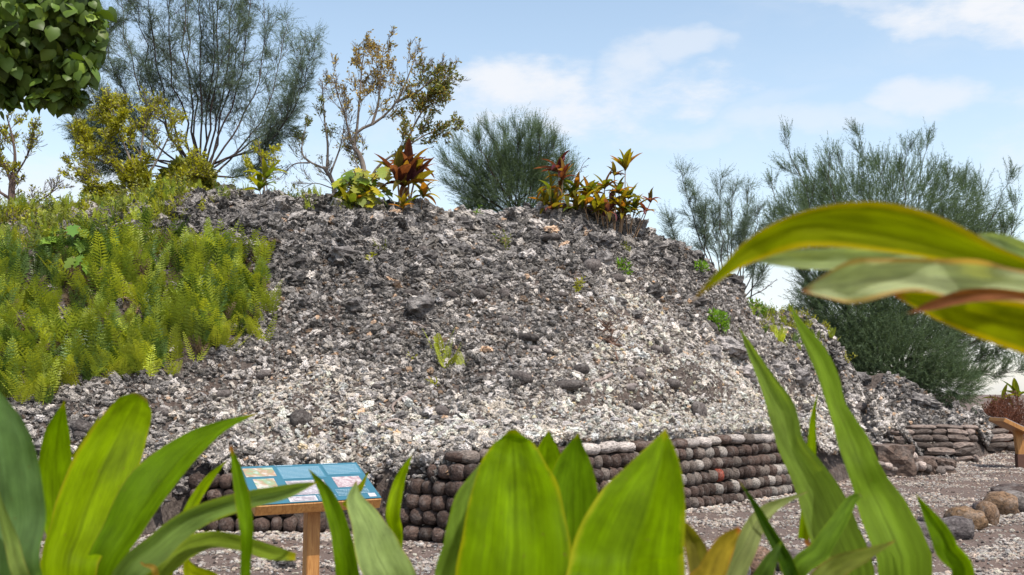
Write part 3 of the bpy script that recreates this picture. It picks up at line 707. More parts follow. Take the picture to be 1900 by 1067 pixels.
def near_sign():
    c = Vector((-1.362, 6.72, .955)); yaw = math.radians(31.5); tilt = math.radians(25)
    W_, Dp, T = .86, .50, .075
    root = thing('information_sign', Vector((c.x + .02, c.y + .02, 0)), 'blue printed information panel on a slanting timber board and single timber post', 'sign')
    Mt = Matrix.Translation(c) @ Matrix.Rotation(yaw, 4, 'Z') @ Matrix.Rotation(tilt, 4, 'X')
    bm = bmesh.new(); box(bm, Mt @ Matrix.Translation((0, 0, -T / 2 - .004)), W_, Dp, T, .006); bmo('board', bm, root, M_WOOD)
    bm = bmesh.new(); box(bm, Mt @ Matrix.Translation((0, 0, .001)), W_ - .006, Dp - .008, .006, .001); panel = bmo('panel', bm, root, M_PANEL)
    def rect(name, u0, v0, u1, v1, mat, lift=.0052, par=root):
        bm = bmesh.new(); box(bm, Mt @ Matrix.Translation(((u0 + u1) / 2 * W_ - W_ / 2, (v0 + v1) / 2 * Dp - Dp / 2, lift)), (u1 - u0) * W_, (v1 - v0) * Dp, .0012, 0)
        return bmo(name, bm, par, mat)
    rect('title_band', .30, .60, .66, .93, M_PALEBLUE); rect('text_band', .68, .66, .975, .94, M_PALEBLUE)
    rect('picture', .03, .70, .27, .93, M_PIC1); rect('picture', .07, .38, .235, .64, M_PIC1); rect('picture', .31, .18, .62, .55, M_PIC2)
    rect('picture', .70, .32, .93, .60, M_PIC3); rect('picture', .26, .02, .48, .15, M_WHITE); rect('picture', .28, .035, .465, .135, M_PIC2, .0072); rect('blank_label', .905, .04, .965, .13, M_WHITE)
    rect('picture', .10, .26, .22, .34, M_PIC2)
    def lines(name, u0, u1, v0, v1, n_, hgt, seed):
        r = random.Random(seed); bm = bmesh.new()
        for i in range(n_):
            v = v1 - (i + .5) * (v1 - v0) / n_; u = u0
            end = u1 - (0 if i < n_ - 1 else (u1 - u0) * .35)
            while u < end:
                w_ = min(r.uniform(.006, .02), end - u)
                box(bm, Mt @ Matrix.Translation(((u + w_ / 2) * W_ - W_ / 2, v * Dp - Dp / 2, .0068)), w_ * W_, hgt, .0008, 0); u += w_ + .004
        bmo(name, bm, root, M_INK)
    lines('lettering', .30, .52, .945, .985, 1, .008, 1); lines('lettering', .68, .90, .95, .99, 1, .008, 2)
    lines('lettering', .31, .65, .61, .92, 9, .005, 3); lines('lettering', .69, .97, .67, .93, 7, .005, 4); lines('lettering', .66, .93, .09, .27, 5, .0055, 5); lines('lettering', .49, .64, .03, .15, 4, .005, 6); lines('lettering', .03, .22, .04, .22, 5, .005, 7)
    bm = bmesh.new(); P = Vector((c.x + .015, c.y + .03, 0)); box(bm, Matrix.Translation((P.x, P.y, .43)) @ Matrix.Rotation(yaw, 4, 'Z'), .09, .09, .86, .006); post = bmo('post', bm, root, M_WOOD)
    bm = bmesh.new(); box(bm, Matrix.Translation((P.x, P.y, .13)) @ Matrix.Rotation(yaw, 4, 'Z'), .10, .012, .30, .002)
    bm.transform(Matrix.Translation(Matrix.Rotation(yaw, 3, 'Z') @ Vector((0, -.052, 0)))); bmo('post_bracket', bm, root, M_DARK)
near_sign()
def far_sign():
    b0 = ground_at(1893, 868); root = thing('information_sign', b0, 'far timber sign seen from the side, tilted board cut by the right edge', 'sign')
    yaw = math.radians(84); k_ = b0.y / F_PX
    top = at(1881, 790, b0.y)
    Mt = Matrix.Translation((top.x, b0.y + .1, top.z + .03)) @ Matrix.Rotation(yaw, 4, 'Z') @ Matrix.Rotation(math.radians(27), 4, 'X')
    bm = bmesh.new(); box(bm, Mt @ Matrix.Translation((0, 0, -.045)), .86, .62, .085, .006); bmo('board', bm, root, M_WOOD)
    bm = bmesh.new(); box(bm, Mt @ Matrix.Translation((0, 0, .004)), .84, .60, .012, .002); bmo('panel', bm, root, plain('grey_panel', (.22, .24, .27), .4))
    bm = bmesh.new(); box(bm, Matrix.Translation((b0.x + .06, b0.y + .1, top.z / 2)) @ Matrix.Rotation(yaw, 4, 'Z') @ Matrix.Rotation(math.radians(-4), 4, 'X'), .15, .15, top.z - .06, .006); bmo('post', bm, root, M_WOOD)
    bm = bmesh.new(); box(bm, Matrix.Translation((b0.x + .06, b0.y + .1, .14)) @ Matrix.Rotation(yaw, 4, 'Z'), .16, .16, .28, .003); bmo('post_bracket', bm, root, plain('rusty_steel', (.10, .045, .03), .7))
far_sign()

# ------------------------------------------------------------------ foliage primitives
def tris_from(P, Dv, Ln, Wd, rng, droop=0.0):
    """thin needle triangles"""
    n = len(P); Dv = Dv / (np.linalg.norm(Dv, axis=1, keepdims=True) + 1e-9)
    S = np.cross(Dv, rng.normal(size=(n, 3))); S /= (np.linalg.norm(S, axis=1, keepdims=True) + 1e-9)
    T = P + Dv * Ln[:, None]; T[:, 2] -= droop * Ln
    V = np.stack([P - S * Wd[:, None] / 2, P + S * Wd[:, None] / 2, T], axis=1).reshape(-1, 3)
    return V, np.arange(3 * n).reshape(-1, 3)
def leaves_from(P, Dv, Ln, Wd, rng, up=.3, fold=.2):
    """diamond leaves, 2 tris each, folded along the midrib"""
    n = len(P); Dv = Dv / (np.linalg.norm(Dv, axis=1, keepdims=True) + 1e-9)
    R = rng.normal(size=(n, 3)); R[:, 2] *= .4; R[:, 2] += up
    S = np.cross(Dv, R); S /= (np.linalg.norm(S, axis=1, keepdims=True) + 1e-9); Nn = np.cross(S, Dv)
    M_ = P + Dv * (Ln * .45)[:, None] + Nn * (Wd * fold)[:, None]
    V = np.stack([P, M_ + S * Wd[:, None] / 2, P + Dv * Ln[:, None], M_ - S * Wd[:, None] / 2], axis=1).reshape(-1, 3)
    b = np.arange(n)[:, None] * 4
    return V, np.concatenate([b + np.array([[0, 1, 2]]), b + np.array([[0, 2, 3]])])
class Grow:
    """recursive woody growth; records twig points for foliage"""
    def __init__(s, seed): s.r = random.Random(seed); s.t = Tubes(); s.tw = []; s.polys = []
    def limb(s, pts, r0, r1, n=10, sides=6, tubes=None):
        Pp = catmull(pts, n); (tubes or s.t).add(Pp, np.linspace(r0, r1, n), sides); return Pp
    def branch(s, p, d, length, r0, lvl, cfg):
        r = s.r; n = 5 if lvl > 0 else 4; P = [Vector(p)]; d = Vector(d).normalized()
        for i in range(n):
            d = (d + Vector((r.gauss(0, 1), r.gauss(0, 1), r.gauss(0, 1))) * cfg['wob'] + Vector((0, 0, cfg['trop']))).normalized()
            P.append(P[-1] + d * (length / n))
        s.t.add(P, np.linspace(r0, max(r0 * .35, cfg['rmin']), n + 1), 5 if r0 > .02 else 3)
        if lvl <= cfg.get('leaf_lvl', 0):
            for i in range(1, n + 1): s.tw.append((P[i], (P[i] - P[i - 1]).normalized(), lvl))
        if lvl > 0: s.shoots(P, length, r0 * .55, lvl - 1, cfg)
    def shoots(s, P, length, r0, lvl, cfg, t0=.2, num=None):
        r = s.r; n = len(P) - 1; k = num or cfg['num'][lvl]
        for i in range(k):
            t = t0 + (1 - t0) * (i + r.random()) / k; f = t * n; a = min(int(f), n - 1); p = P[a].lerp(P[a + 1], f - a); d = (P[a + 1] - P[a]).normalized()
            ax = Vector((r.gauss(0, 1), r.gauss(0, 1), r.gauss(0, 1))).cross(d).normalized(); ang = math.radians(r.uniform(*cfg['ang']))
            d2 = d * math.cos(ang) + ax * math.sin(ang)
            s.branch(p, d2, length * cfg['ratio'] * r.uniform(.6, 1.15) * (1.15 - .55 * t), max(r0, cfg['rmin']), lvl, cfg)
def arr(L_): return np.array([tuple(q) for q in L_], dtype=float)

def plumes(P, Dv, Lp, nper, nl, nw, spread, rng, upcurve=.08, droop=.25):
    """feathery sprays: needles set along short curved axes"""
    K = len(P); Dv = Dv / (np.linalg.norm(Dv, axis=1, keepdims=True) + 1e-9)
    t = np.tile(np.linspace(.02, 1, nper), (K, 1)) + rng.uniform(-.03, .03, (K, nper))
    A = P[:, None, :] + Dv[:, None, :] * (Lp[:, None] * t)[:, :, None]; A[:, :, 2] += (upcurve * Lp[:, None] * t ** 2)
    T = Dv[:, None, :] + np.array([0, 0, 1.0]) * (2 * upcurve * t)[:, :, None] + rng.normal(size=(K, nper, 3)) * spread
    ln = rng.uniform(nl[0], nl[1], (K, nper)) * (1.1 - .5 * t)
    A, T, ln = A.reshape(-1, 3), T.reshape(-1, 3), ln.ravel()
    return tris_from(A, T, ln, np.full(len(ln), nw), rng, droop)
def casuarina(label, base, stems, seed, mat, cfg, plume, nl=(.12, .25), nw=.008, stem_r=.03, spread=.35, group=None, n_side=8, side_len=.3, barkm=None, t0=.3, trunk_extra=None, blobs=(), upb=.2):
    """plume: (number, length range, needles each); blobs: (centre, radii, number) extra sprays filling the crown"""
    G = Grow(seed); root = thing('casuarina_tree', base, label, 'tree', group)
    rng = np.random.RandomState(seed); barkm = barkm or M_BARK_C
    for st in stems:
        pts = [Vector(q) for q in st]; L0 = sum((pts[i + 1] - pts[i]).length for i in range(len(pts) - 1))
        P = catmull(pts, 12); P[2:] += rng.normal(size=P[2:].shape) * .008 * L0
        tb = Tubes(); tb.add(P, np.linspace(stem_r, .005, 12), 5); child('branch', tb.mesh('branch'), root, barkm)
        G.shoots([Vector(q) for q in P], L0 * side_len, stem_r * .3, 1, cfg, t0, n_side)
        for i in range(6, 12): G.tw.append((Vector(P[i]), Vector(P[i] - P[i - 1]).normalized(), 1))
    c = child('twigs', G.t.mesh('twigs'), root, barkm); c['kind'] = 'stuff'
    P = arr([q[0] for q in G.tw]); Dv = arr([q[1] for q in G.tw]); num, pl, nper = plume
    k = rng.permutation(np.arange(max(num, 1)) % len(P)); Pb = P[k] + rng.normal(size=(len(k), 3)) * .04; Db = Dv[k] + rng.normal(size=(len(k), 3)) * .35 + np.array([0, 0, upb])
    Ls = rng.uniform(pl[0], pl[1], len(k))
    for (cc, rr_, m_) in blobs:
        q = rng.normal(size=(m_, 3)); q /= np.linalg.norm(q, axis=1, keepdims=True); rad = .35 + .65 * rng.rand(m_) ** .5
        Pb = np.vstack([Pb, np.array(tuple(cc)) + q * rad[:, None] * np.array(rr_)]); Db = np.vstack([Db, q * .9 + np.array([0, 0, .5]) + rng.normal(size=(m_, 3)) * .35]); Ls = np.r_[Ls, rng.uniform(pl[0], pl[1], m_)]
    V, Ff = plumes(Pb, Db, Ls, nper, nl, nw, spread, rng)
    cr = child('crown', mesh_np('crown', V, Ff), root, mat); cr['kind'] = 'stuff'
    if trunk_extra:
        tb = Tubes(); tb.add(catmull(trunk_extra[0], 8), np.linspace(trunk_extra[1], trunk_extra[2], 8), 8); child('trunk', tb.mesh('trunk'), root, barkm)
    print(label[:30], 'twig pts', len(P), 'tris', len(Ff)); return root
CFG_C = dict(wob=.13, trop=.04, rmin=.004, num=[5, 5], ang=(18, 50), ratio=.55, leaf_lvl=1)

# big multi-stem casuarina behind the left ridge
b0 = at(385, 352, 20.0); b0.z = hz1(b0.x, b0.y)
stems = []
tips = [(130, 190), (150, 120), (190, 40), (215, -60), (265, -90), (300, -110), (335, -130), (370, -120), (410, -130), (440, -100), (470, -60), (500, 0), (535, 40), (575, 62), (560, 140), (500, 260), (150, 250), (250, -20), (350, -60), (450, -20), (400, -40), (175, 200), (585, 100)]
rq = random.Random(11)
for i, (tx, ty) in enumerate(tips):
    tip = at(tx, ty, 20 + rq.uniform(-1.6, 1.8)); fk = at(372 + (tx - 372) * .12, 318 + rq.uniform(-16, 14), 20.0 + rq.uniform(-.15, .15)); md = fk.lerp(tip, .45) + Vector(((tx - 370) * .0022, 0, -.28 if abs(tx - 370) > 120 else 0))
    stems.append([fk, md, tip])
casuarina('large feathery multi-stemmed casuarina rising out of frame behind the left end of the mound', b0, stems, 21, M_NEEDLE, CFG_C, (11500, (.12, .38), 24), (.05, .13), .006, .024, .5, n_side=17, side_len=.29, upb=-.05, t0=.22, trunk_extra=([b0, at(388, 345, 20), at(372, 318, 20)], .16, .12))
def KB(px, py, D, rx, ry, n):
    k_ = D / F_PX; return (at(px, py, D), (rx * k_, rx * k_ * .8, ry * k_), n)
# dense bush casuarina in the middle
def fan(bx, by, D, tips, dz=1.0, seed=1, sag=0.0):
    r = random.Random(seed); out = []; b = at(bx, by, D); 
    for (tx, ty) in tips:
        tip = at(tx, ty, D + r.uniform(-dz, dz)); s_ = b + Vector((r.uniform(-.25, .25), r.uniform(-.2, .2), 0)); m_ = s_.lerp(tip, .5) + Vector(((tx - bx) * .0016, 0, -sag)); out.append([s_, m_, tip])
    return b, out
b, st = fan(958, 405, 22.0, [(835, 300), (850, 270), (885, 255), (910, 245), (935, 235), (960, 240), (985, 232), (1005, 240), (1030, 265), (1045, 290), (1060, 320), (840, 340), (860, 380), (900, 300), (940, 290), (980, 290), (1010, 310), (1030, 350), (870, 330), (1090, 295), (1050, 380), (920, 270), (995, 275), (960, 320), (900, 360), (1075, 330)], 1.0, 3)
b.z = hz1(b.x, b.y)
casuarina('rounded dense grey-green casuarina bush on the middle of the ridge', b, st, 31, M_NEEDLE_G, dict(CFG_C, trop=.10, ang=(14, 38)), (2600, (.22, .5), 28), (.06, .13), .0065, .02, .42, n_side=8, side_len=.26, upb=.5, t0=.2,
    blobs=[KB(960, 345, 22, 80, 70, 1300), KB(950, 375, 22, 95, 45, 1000), KB(985, 290, 22, 50, 45, 500), KB(900, 320, 22, 45, 45, 350)])
# thin young casuarinas right of the mound top
for j, (bx, by, D, tips, lab) in enumerate([
    (1315, 520, 23.5, [(1262, 318), (1285, 350), (1310, 380), (1240, 400), (1250, 440)], 'thin young casuarina, leftmost of the three beside the right shoulder of the mound'),
    (1352, 540, 24.0, [(1335, 330), (1360, 345), (1320, 390), (1385, 400), (1350, 370)], 'thin straight young casuarina, middle of the three beside the mound shoulder'),
    (1385, 560, 24.5, [(1390, 345), (1405, 380), (1425, 420), (1380, 420), (1430, 480), (1440, 520)], 'thin young casuarina closest to the big dark one, right of three beside the mound')]):
    b, st = fan(bx, by, D, tips, .5, 40 + j); b.z = 0
    root = casuarina(lab, b, st, 50 + j, M_NEEDLE, dict(CFG_C, num=[4, 4]), (1100, (.15, .4), 20), (.06, .13), .0065, .018, .45, n_side=11, side_len=.22, upb=.1, trunk_extra=([b, at(bx, by, D)], .07, .04), group='thin young casuarinas right of the mound')
# big dark casuarina on the right
tipsR = [(1420, 400), (1428, 350), (1458, 262), (1500, 300), (1520, 290), (1555, 280), (1600, 250), (1640, 285), (1680, 290), (1720, 272), (1760, 310), (1800, 320), (1835, 330), (1860, 350), (1890, 380), (1885, 420), (1480, 320),
         (1540, 330), (1600, 320), (1660, 330), (1730, 340), (1790, 370), (1450, 430), (1470, 480), (1500, 420), (1560, 400), (1640, 400), (1720, 420), (1800, 440), (1860, 470), (1890, 520), (1900, 560), (1490, 560), (1520, 620),
         (1560, 560), (1620, 520), (1700, 520), (1780, 540), (1840, 580), (1880, 640), (1900, 690), (1830, 690), (1550, 660), (1600, 620), (1680, 620), (1760, 640), (1480, 600), (1600, 660), (1700, 690), (1790, 700)]
b, st = fan(1665, 700, 28.5, tipsR, 2.0, 60); b.z = 0
casuarina('big dark casuarina on the right, crown half hidden by the blurred leaf', b, st, 61, M_NEEDLE_G, dict(CFG_C, trop=.10, ang=(14, 42)), (6500, (.25, .55), 28), (.09, .18), .010, .028, .5, n_side=6, side_len=.26, upb=.45, t0=.35,
    blobs=[KB(1640, 410, 28.5, 190, 110, 3600), KB(1580, 590, 28, 105, 100, 3300), KB(1660, 665, 27.5, 120, 80, 3300), KB(1700, 550, 28.5, 120, 110, 2400), KB(1800, 470, 29, 80, 90, 1000), KB(1840, 610, 29, 80, 60, 800), KB(1500, 410, 29, 70, 70, 700), KB(1750, 712, 26.8, 60, 40, 900), KB(1560, 650, 27.5, 60, 50, 800)], trunk_extra=([b, at(1665, 700, 28.5) + Vector((0, 0, .3))], .3, .2))

# ------------------------------------------------------------------ sparse trees
def sparse_tree(label, base, limbs, seed, leafspec, cfg, name='tree', barkm=None, side=6, side_len=.35, group=None, t0=.25):
    """limbs: list of (points, r0, r1); leafspec: list of (material, n per twig point prob fn, len, wid)"""
    G = Grow(seed); root = thing(name, base, label, 'tree', group); rng = np.random.RandomState(seed); barkm = barkm or M_BARK
    for i, (pts, r0, r1) in enumerate(limbs):
        tb = Tubes(); P = catmull(pts, 12); tb.add(P, np.linspace(r0, r1, 12), 7); child('trunk' if i == 0 else 'branch', tb.mesh('limb'), root, barkm)
        L0 = sum(np.linalg.norm(P[q + 1] - P[q]) for q in range(11)); G.shoots([Vector(q) for q in P], max(L0, 1.9) * side_len, min(r1 * .7, .009), 2, cfg, t0, side)
    c = child('twigs', G.t.mesh('twigs'), root, barkm); c['kind'] = 'stuff'
    P = arr([q[0] for q in G.tw]); Dv = arr([q[1] for q in G.tw]); ppx, ppy = proj(P[:, 0], P[:, 1], P[:, 2])
    for (mat, num, probf, ln, wd) in leafspec:
        pr = probf(ppx, ppy); pr = pr / pr.sum(); k = rng.choice(len(P), num, p=pr)
        Dn = Dv[k] + rng.normal(size=(num, 3)) * .8; Pn = P[k] - Dv[k] * rng.uniform(0, .09, num)[:, None] + rng.normal(size=(num, 3)) * .02
        V, Ff = leaves_from(Pn, Dn, rng.uniform(*ln, num), rng.uniform(*wd, num), rng)
        cr = child('crown', mesh_np('crown', V, Ff), root, mat); cr['kind'] = 'stuff'
    return root
CFG_S = dict(wob=.15, trop=.08, rmin=.0032, num=[6, 7, 6], ang=(18, 48), ratio=.6, leaf_lvl=0)
D = 19.0
def A_(*L_): return [at(x, y, D) for x, y in L_]
bb = at(680, 400, D); bb.z = hz1(bb.x, bb.y)
sparse_tree('nearly bare tree with ochre leaves and pale curved trunk behind the yellow-green philodendron', bb,
    [([bb] + A_((676, 330), (668, 290), (655, 272)), .065, .045), (A_((660, 285), (648, 250), (640, 215), (628, 180), (618, 140)), .03, .007), (A_((658, 275), (662, 245), (700, 225), (735, 190), (758, 140), (770, 105)), .038, .007),
     (A_((660, 262), (664, 220), (668, 170), (672, 120), (678, 85)), .03, .007), (A_((690, 232), (702, 190), (706, 140), (712, 85)), .03, .008), (A_((735, 190), (775, 170), (800, 150), (835, 140)), .025, .008), (A_((680, 345), (705, 305), (750, 275), (790, 250), (830, 235)), .03, .008),
     (A_((750, 275), (770, 230), (790, 200), (820, 185)), .025, .008)], 71,
    [(M_OCHRE, 3200, lambda x, y: .12 + blob(x, y, 690, 110, 60, 40) * 1.2 + blob(x, y, 770, 200, 60, 50) * 1.2 + blob(x, y, 670, 170, 30, 20), (.05, .09), (.022, .04)),
     (M_OLIVE, 2600, lambda x, y: .01 + blob(x, y, 800, 230, 60, 60) + blob(x, y, 810, 150, 40, 25) + blob(x, y, 740, 280, 60, 25), (.055, .10), (.028, .045))], CFG_S, side=11, side_len=.55)
bb = at(620, 395, 19.6); bb.z = hz1(bb.x, bb.y); D = 19.6
sparse_tree('thin bare grey tree with few leaves left of the ochre-leaved tree', bb,
    [([bb] + A_((620, 360), (616, 335), (600, 310)), .055, .035), (A_((606, 318), (608, 270), (602, 220), (598, 150)), .03, .008), (A_((600, 312), (575, 300), (560, 280), (568, 230)), .025, .008), (A_((575, 302), (545, 305), (520, 330)), .018, .006), (A_((612, 325), (632, 270), (640, 220)), .022, .007), (A_((618, 350), (585, 340), (560, 350)), .012, .005)], 72,
    [(M_OLIVE, 700, lambda x, y: .02 + blob(x, y, 580, 240, 25, 30) + blob(x, y, 600, 160, 12, 25), (.05, .09), (.02, .035))], dict(CFG_S, num=[4, 5, 5]), side=7, side_len=.45, group='bare trees on the ridge')
bb = at(10, 440, 18.0); bb.z = hz1(bb.x, bb.y); D = 18.0
sparse_tree('slender half-bare tree with yellow-green leaves at the left edge of the photo', bb,
    [([bb] + A_((20, 400), (22, 350), (25, 320)), .08, .05), (A_((24, 330), (28, 290), (22, 250), (12, 215)), .035, .01), (A_((25, 395), (50, 385), (85, 365), (105, 350)), .03, .008), (A_((22, 340), (5, 300), (-15, 270)), .03, .01), (A_((20, 370), (-10, 350), (-40, 330)), .03, .01), (A_((26, 330), (50, 290), (62, 250)), .02, .007), (A_((18, 410), (0, 395), (-30, 390)), .02, .007)], 73,
    [(M_YELLOW, 1500, lambda x, y: .05 + blob(x, y, 20, 230, 50, 30) + blob(x, y, 20, 300, 40, 30) * .8 + blob(x, y, 10, 360, 40, 20) * .6, (.05, .09), (.02, .04))], CFG_S, barkm=M_BARK_D, side=7, side_len=.45, group='bare trees on the ridge')
bb = at(262, 392, 17.2); bb.z = hz1(bb.x, bb.y); D = 17.2
sparse_tree('yellow-green leafy small tree in front of the large casuarina', bb,
    [([bb] + A_((262, 360), (258, 330)), .05, .035), (A_((258, 335), (235, 280), (215, 230), (208, 195)), .025, .008), (A_((258, 340), (215, 310), (170, 290), (140, 260)), .025, .007), (A_((260, 345), (290, 300), (310, 260), (325, 230)), .025, .007), (A_((260, 360), (210, 345), (165, 340), (145, 320)), .02, .006),
     (A_((262, 365), (300, 345), (340, 330), (360, 310)), .02, .006), (A_((260, 330), (262, 280), (270, 230), (285, 205)), .022, .007), (A_((262, 350), (240, 330), (220, 350), (190, 365)), .018, .006), (A_((262, 372), (300, 365), (340, 355)), .018, .006)], 74,
    [(M_YELLOW, 21000, lambda x, y: .12 + blob(x, y, 215, 210, 35, 25) + blob(x, y, 300, 330, 70, 30) * 1.3 + blob(x, y, 230, 355, 60, 22) * 1.5 + blob(x, y, 180, 250, 50, 30) * .7, (.05, .085), (.02, .036))], CFG_S, side=9, side_len=.55)
bb = at(490, 385, 17.0); bb.z = hz1(bb.x, bb.y); D = 17.0
sparse_tree('small yellow-green sapling right of the large casuarina', bb, [([bb] + A_((490, 340), (485, 300), (480, 262)), .02, .007), (A_((490, 340), (505, 310), (510, 285)), .012, .005), (A_((490, 350), (470, 325), (460, 300)), .012, .005)], 75,
    [(M_YELLOW, 520, lambda x, y: .3 + 0 * x, (.05, .09), (.022, .04))], dict(CFG_S, num=[3, 3, 3]), name='sapling', side=5, side_len=.2)

# ------------------------------------------------------------------ blob-shaped leafy bushes
def bush(name, label, base, blobs, n, mat, ln, wd, seed, cat='bush', stems=5, hollow=.45, upd=.5, group=None, barkm=None):
    """blobs: (centre, radii); leaves sit through each ellipsoid, denser to its outside"""
    rng = np.random.RandomState(seed); root = thing(name, base, label, cat, group); P = []; Dv = []
    vol = np.array([r[0] * r[1] * r[2] for _, r in blobs]); vol = vol ** .8 / (vol ** .8).sum()
    tb = Tubes()
    for (c, r), v in zip(blobs, vol):
        k = max(8, int(n * v)); q = rng.normal(size=(k, 3)); q /= np.linalg.norm(q, axis=1, keepdims=True)
        rad = hollow + (1 - hollow) * rng.rand(k) ** .6; lump = np.array([1 + .35 * mnoise.noise(Vector(a) * 2.2 + Vector((seed, c[0], 0))) for a in q])
        P.append(np.array(tuple(c)) + q * (rad * lump)[:, None] * np.array(r)); Dv.append(q + np.array([0, 0, upd]) + rng.normal(size=(k, 3)) * .5)
        for _ in range(stems):
            e = np.array(tuple(c)) + rng.uniform(-.6, .6, 3) * np.array(r); tb.add(catmull([base, Vector(base).lerp(Vector(e), .5) + Vector((0, 0, .05)), e], 5), np.linspace(.012, .004, 5), 4)
    P = np.concatenate(P); Dv = np.concatenate(Dv); m = len(P)
    child('stem', tb.mesh('stem'), root, barkm or M_BARK_D)
    V, Ff = leaves_from(P, Dv, rng.uniform(*ln, m), rng.uniform(*wd, m), rng, .6)
    cr = child('foliage', mesh_np('foliage', V, Ff), root, mat); cr['kind'] = 'stuff'; return root
def B_(px_, py_, D_, rx, ry, rd=None):
    k_ = D_ / F_PX; return (at(px_, py_, D_), (rx * k_, (rd or rx) * k_, ry * k_))
b_ = at(350, 372, 17.8)
bush('leafy_vine', 'dark green leafy vine heaped over the base of the large casuarina', b_, [B_(350, 335, 17.8, 42, 34), B_(372, 350, 17.8, 22, 25), B_(325, 352, 17.8, 30, 22)], 1500, M_OLIVE, (.12, .2), (.08, .13), 81, 'vine')
p = at(1860, 800, 27.0); p.z = 0
bush('bush', 'domed red-brown twiggy bush behind the far sign', p, [B_(1868, 782, 27, 44, 50), B_(1836, 806, 27, 30, 36), B_(1900, 800, 27.2, 34, 40), B_(1852, 790, 27, 36, 46)], 15000, M_REDBUSH, (.05, .09), (.015, .03), 82, upd=.5)
for j, (px_, py_, w_, h_, lab) in enumerate([(1330, 597, 20, 20, 'round bright green bush on the pale right part of the slope'), (1155, 496, 15, 18, 'small bright green plant high on the slope right of centre'),
                                       (1402, 572, 17, 18, 'bright green leafy plant on the right shoulder of the mound beside the sky'), (1300, 496, 11, 10, 'tiny light green plant on the dark stones near the ridge edge'), (1690, 825, 6, 10, 'tiny green sprout growing from the drystone wall')]):
    p = on_mound(px_, py_ + h_ * .8) or at(px_, py_ + h_, 22.6)
    bush('bush' if j == 0 else 'small_plant', lab, p, [B_(px_, py_, p.y, w_, h_), B_(px_ + w_ * .3, py_ + h_ * .3, p.y, w_ * .6, h_ * .6), B_(px_ - w_ * .4, py_ + h_ * .2, p.y, w_ * .5, h_ * .6)], 420 if j == 0 else 130, M_BRIGHT, (.06, .10), (.03, .05), 83 + j, 'bush' if j == 0 else 'plant', 2)

# ------------------------------------------------------------------ ferns
def frond_mesh_data(L_, arch, npair, pl, rng):
    """one sword-fern frond in local coords, growing +X outwards and up"""
    V, F3 = [], []
    t = np.linspace(0, 1, 8); X_ = L_ * (.28 * t + .25 * arch * t * t); Z_ = L_ * (t - .42 * arch * t ** 2.2); Pm = np.c_[X_, np.zeros(8), Z_]
    side = rng.uniform(-.12, .12); Pm[:, 1] = side * L_ * t ** 2
    for i in range(7):
        a, b = Pm[i], Pm[i + 1]; w_ = .006 * (1 - t[i]) + .002; o = len(V)
        V += [a + [0, w_, 0], a - [0, w_, 0], b - [0, w_ * .8, 0], b + [0, w_ * .8, 0]]; F3 += [(o, o + 1, o + 2), (o, o + 2, o + 3)]
    for k in range(npair):
        f = .14 + .84 * k / npair; P = np.array([np.interp(f, t, Pm[:, q]) for q in range(3)]); T = np.array([np.interp(min(1, f + .05), t, Pm[:, q]) for q in range(3)]) - P; T /= np.linalg.norm(T) + 1e-9
        ln = pl * math.sin(math.pi * min(1, (.10 + f * .9))) ** .6 * (1.05 - .55 * f) + .01
        for sgn in (-1, 1):
            d = np.array([0, sgn, 0]) * .85 + T * .45 + np.array([.1, 0, -.06]) + rng.normal(size=3) * .06; d /= np.linalg.norm(d)
            h = .014 + .008 * (1 - f); o = len(V)
            V += [P, P + d * ln * .45 + T * h, P + d * ln, P + d * ln * .45 - T * h * .7]; F3 += [(o, o + 1, o + 2), (o, o + 2, o + 3)]
    return np.array(V, float), np.array(F3)
def fern_clump(seed, nf, L_, npair=15, spread=1.0, mat=M_FERN):
    rng = np.random.RandomState(seed); Vs, Fs, o = [], [], 0
    for i in range(nf):
        V, Fq = frond_mesh_data(L_ * rng.uniform(.65, 1.1), rng.uniform(0, .55), npair, L_ * .20, rng)
        lean = rng.uniform(-.25, .25) * spread; V = V @ np.array(Matrix.Rotation(lean, 3, 'Y')).T; V = V @ np.array(Matrix.Rotation(rng.uniform(-.3, .3) * spread, 3, 'X')).T
        V = V @ np.array(Matrix.Rotation(rng.choice([-1.57, 1.57]) + rng.normal() * .6, 3, 'Z')).T + np.r_[rng.uniform(-.05, .05, 2) * L_ * 2, 0]
        Vs.append(V); Fs.append(Fq + o); o += len(V)
    me = mesh_np('fern_clump', np.concatenate(Vs), np.concatenate(Fs)); me.materials.append(mat); return me
def fern_tint(n):
    k_ = rs.beta(1.6, 1.8, n)[:, None]; c_ = np.array([.11, .18, .025]) * (1 - k_) + np.array([.48, .54, .055]) * k_
    return c_ * rs.uniform(.75, 1.2, n)[:, None]
FERN = [fern_clump(200 + i, 4, .68, 12, 1.0, M_FERN if i < 4 else M_FERN2) for i in range(6)]
DRYC = []
for i in range(2):
    me = fern_clump(300 + i, 5, .45, 8, 1.6, M_DRY); DRYC.append(me)
X, Y, Z, px, py = sample_mound(26000)
m = in_poly(px + rs.normal(0, 15, len(px)), py + rs.normal(0, 9, len(px)), FERN_POLY) & (px > -250)
X, Y, Z, px, py = X[m], Y[m], Z[m], px[m], py[m]
k = np.arange(len(X))[:880]; X, Y, Z, px, py = X[k], Y[k], Z[k], px[k], py[k]; n = len(X)
print('ferns', n)
darkc = blob(px, py, 60, 520, 60, 30) + blob(px, py, 150, 480, 60, 25)
idx = np.where(rs.rand(n) < .16 + darkc, rs.randint(4, 6, n), rs.randint(0, 4, n)); idx = np.where(rs.rand(n) < .14, rs.randint(6, 8, n), idx)
s = rs.uniform(.55, 1.12, n) * np.where(px < 150, .9, 1.0)
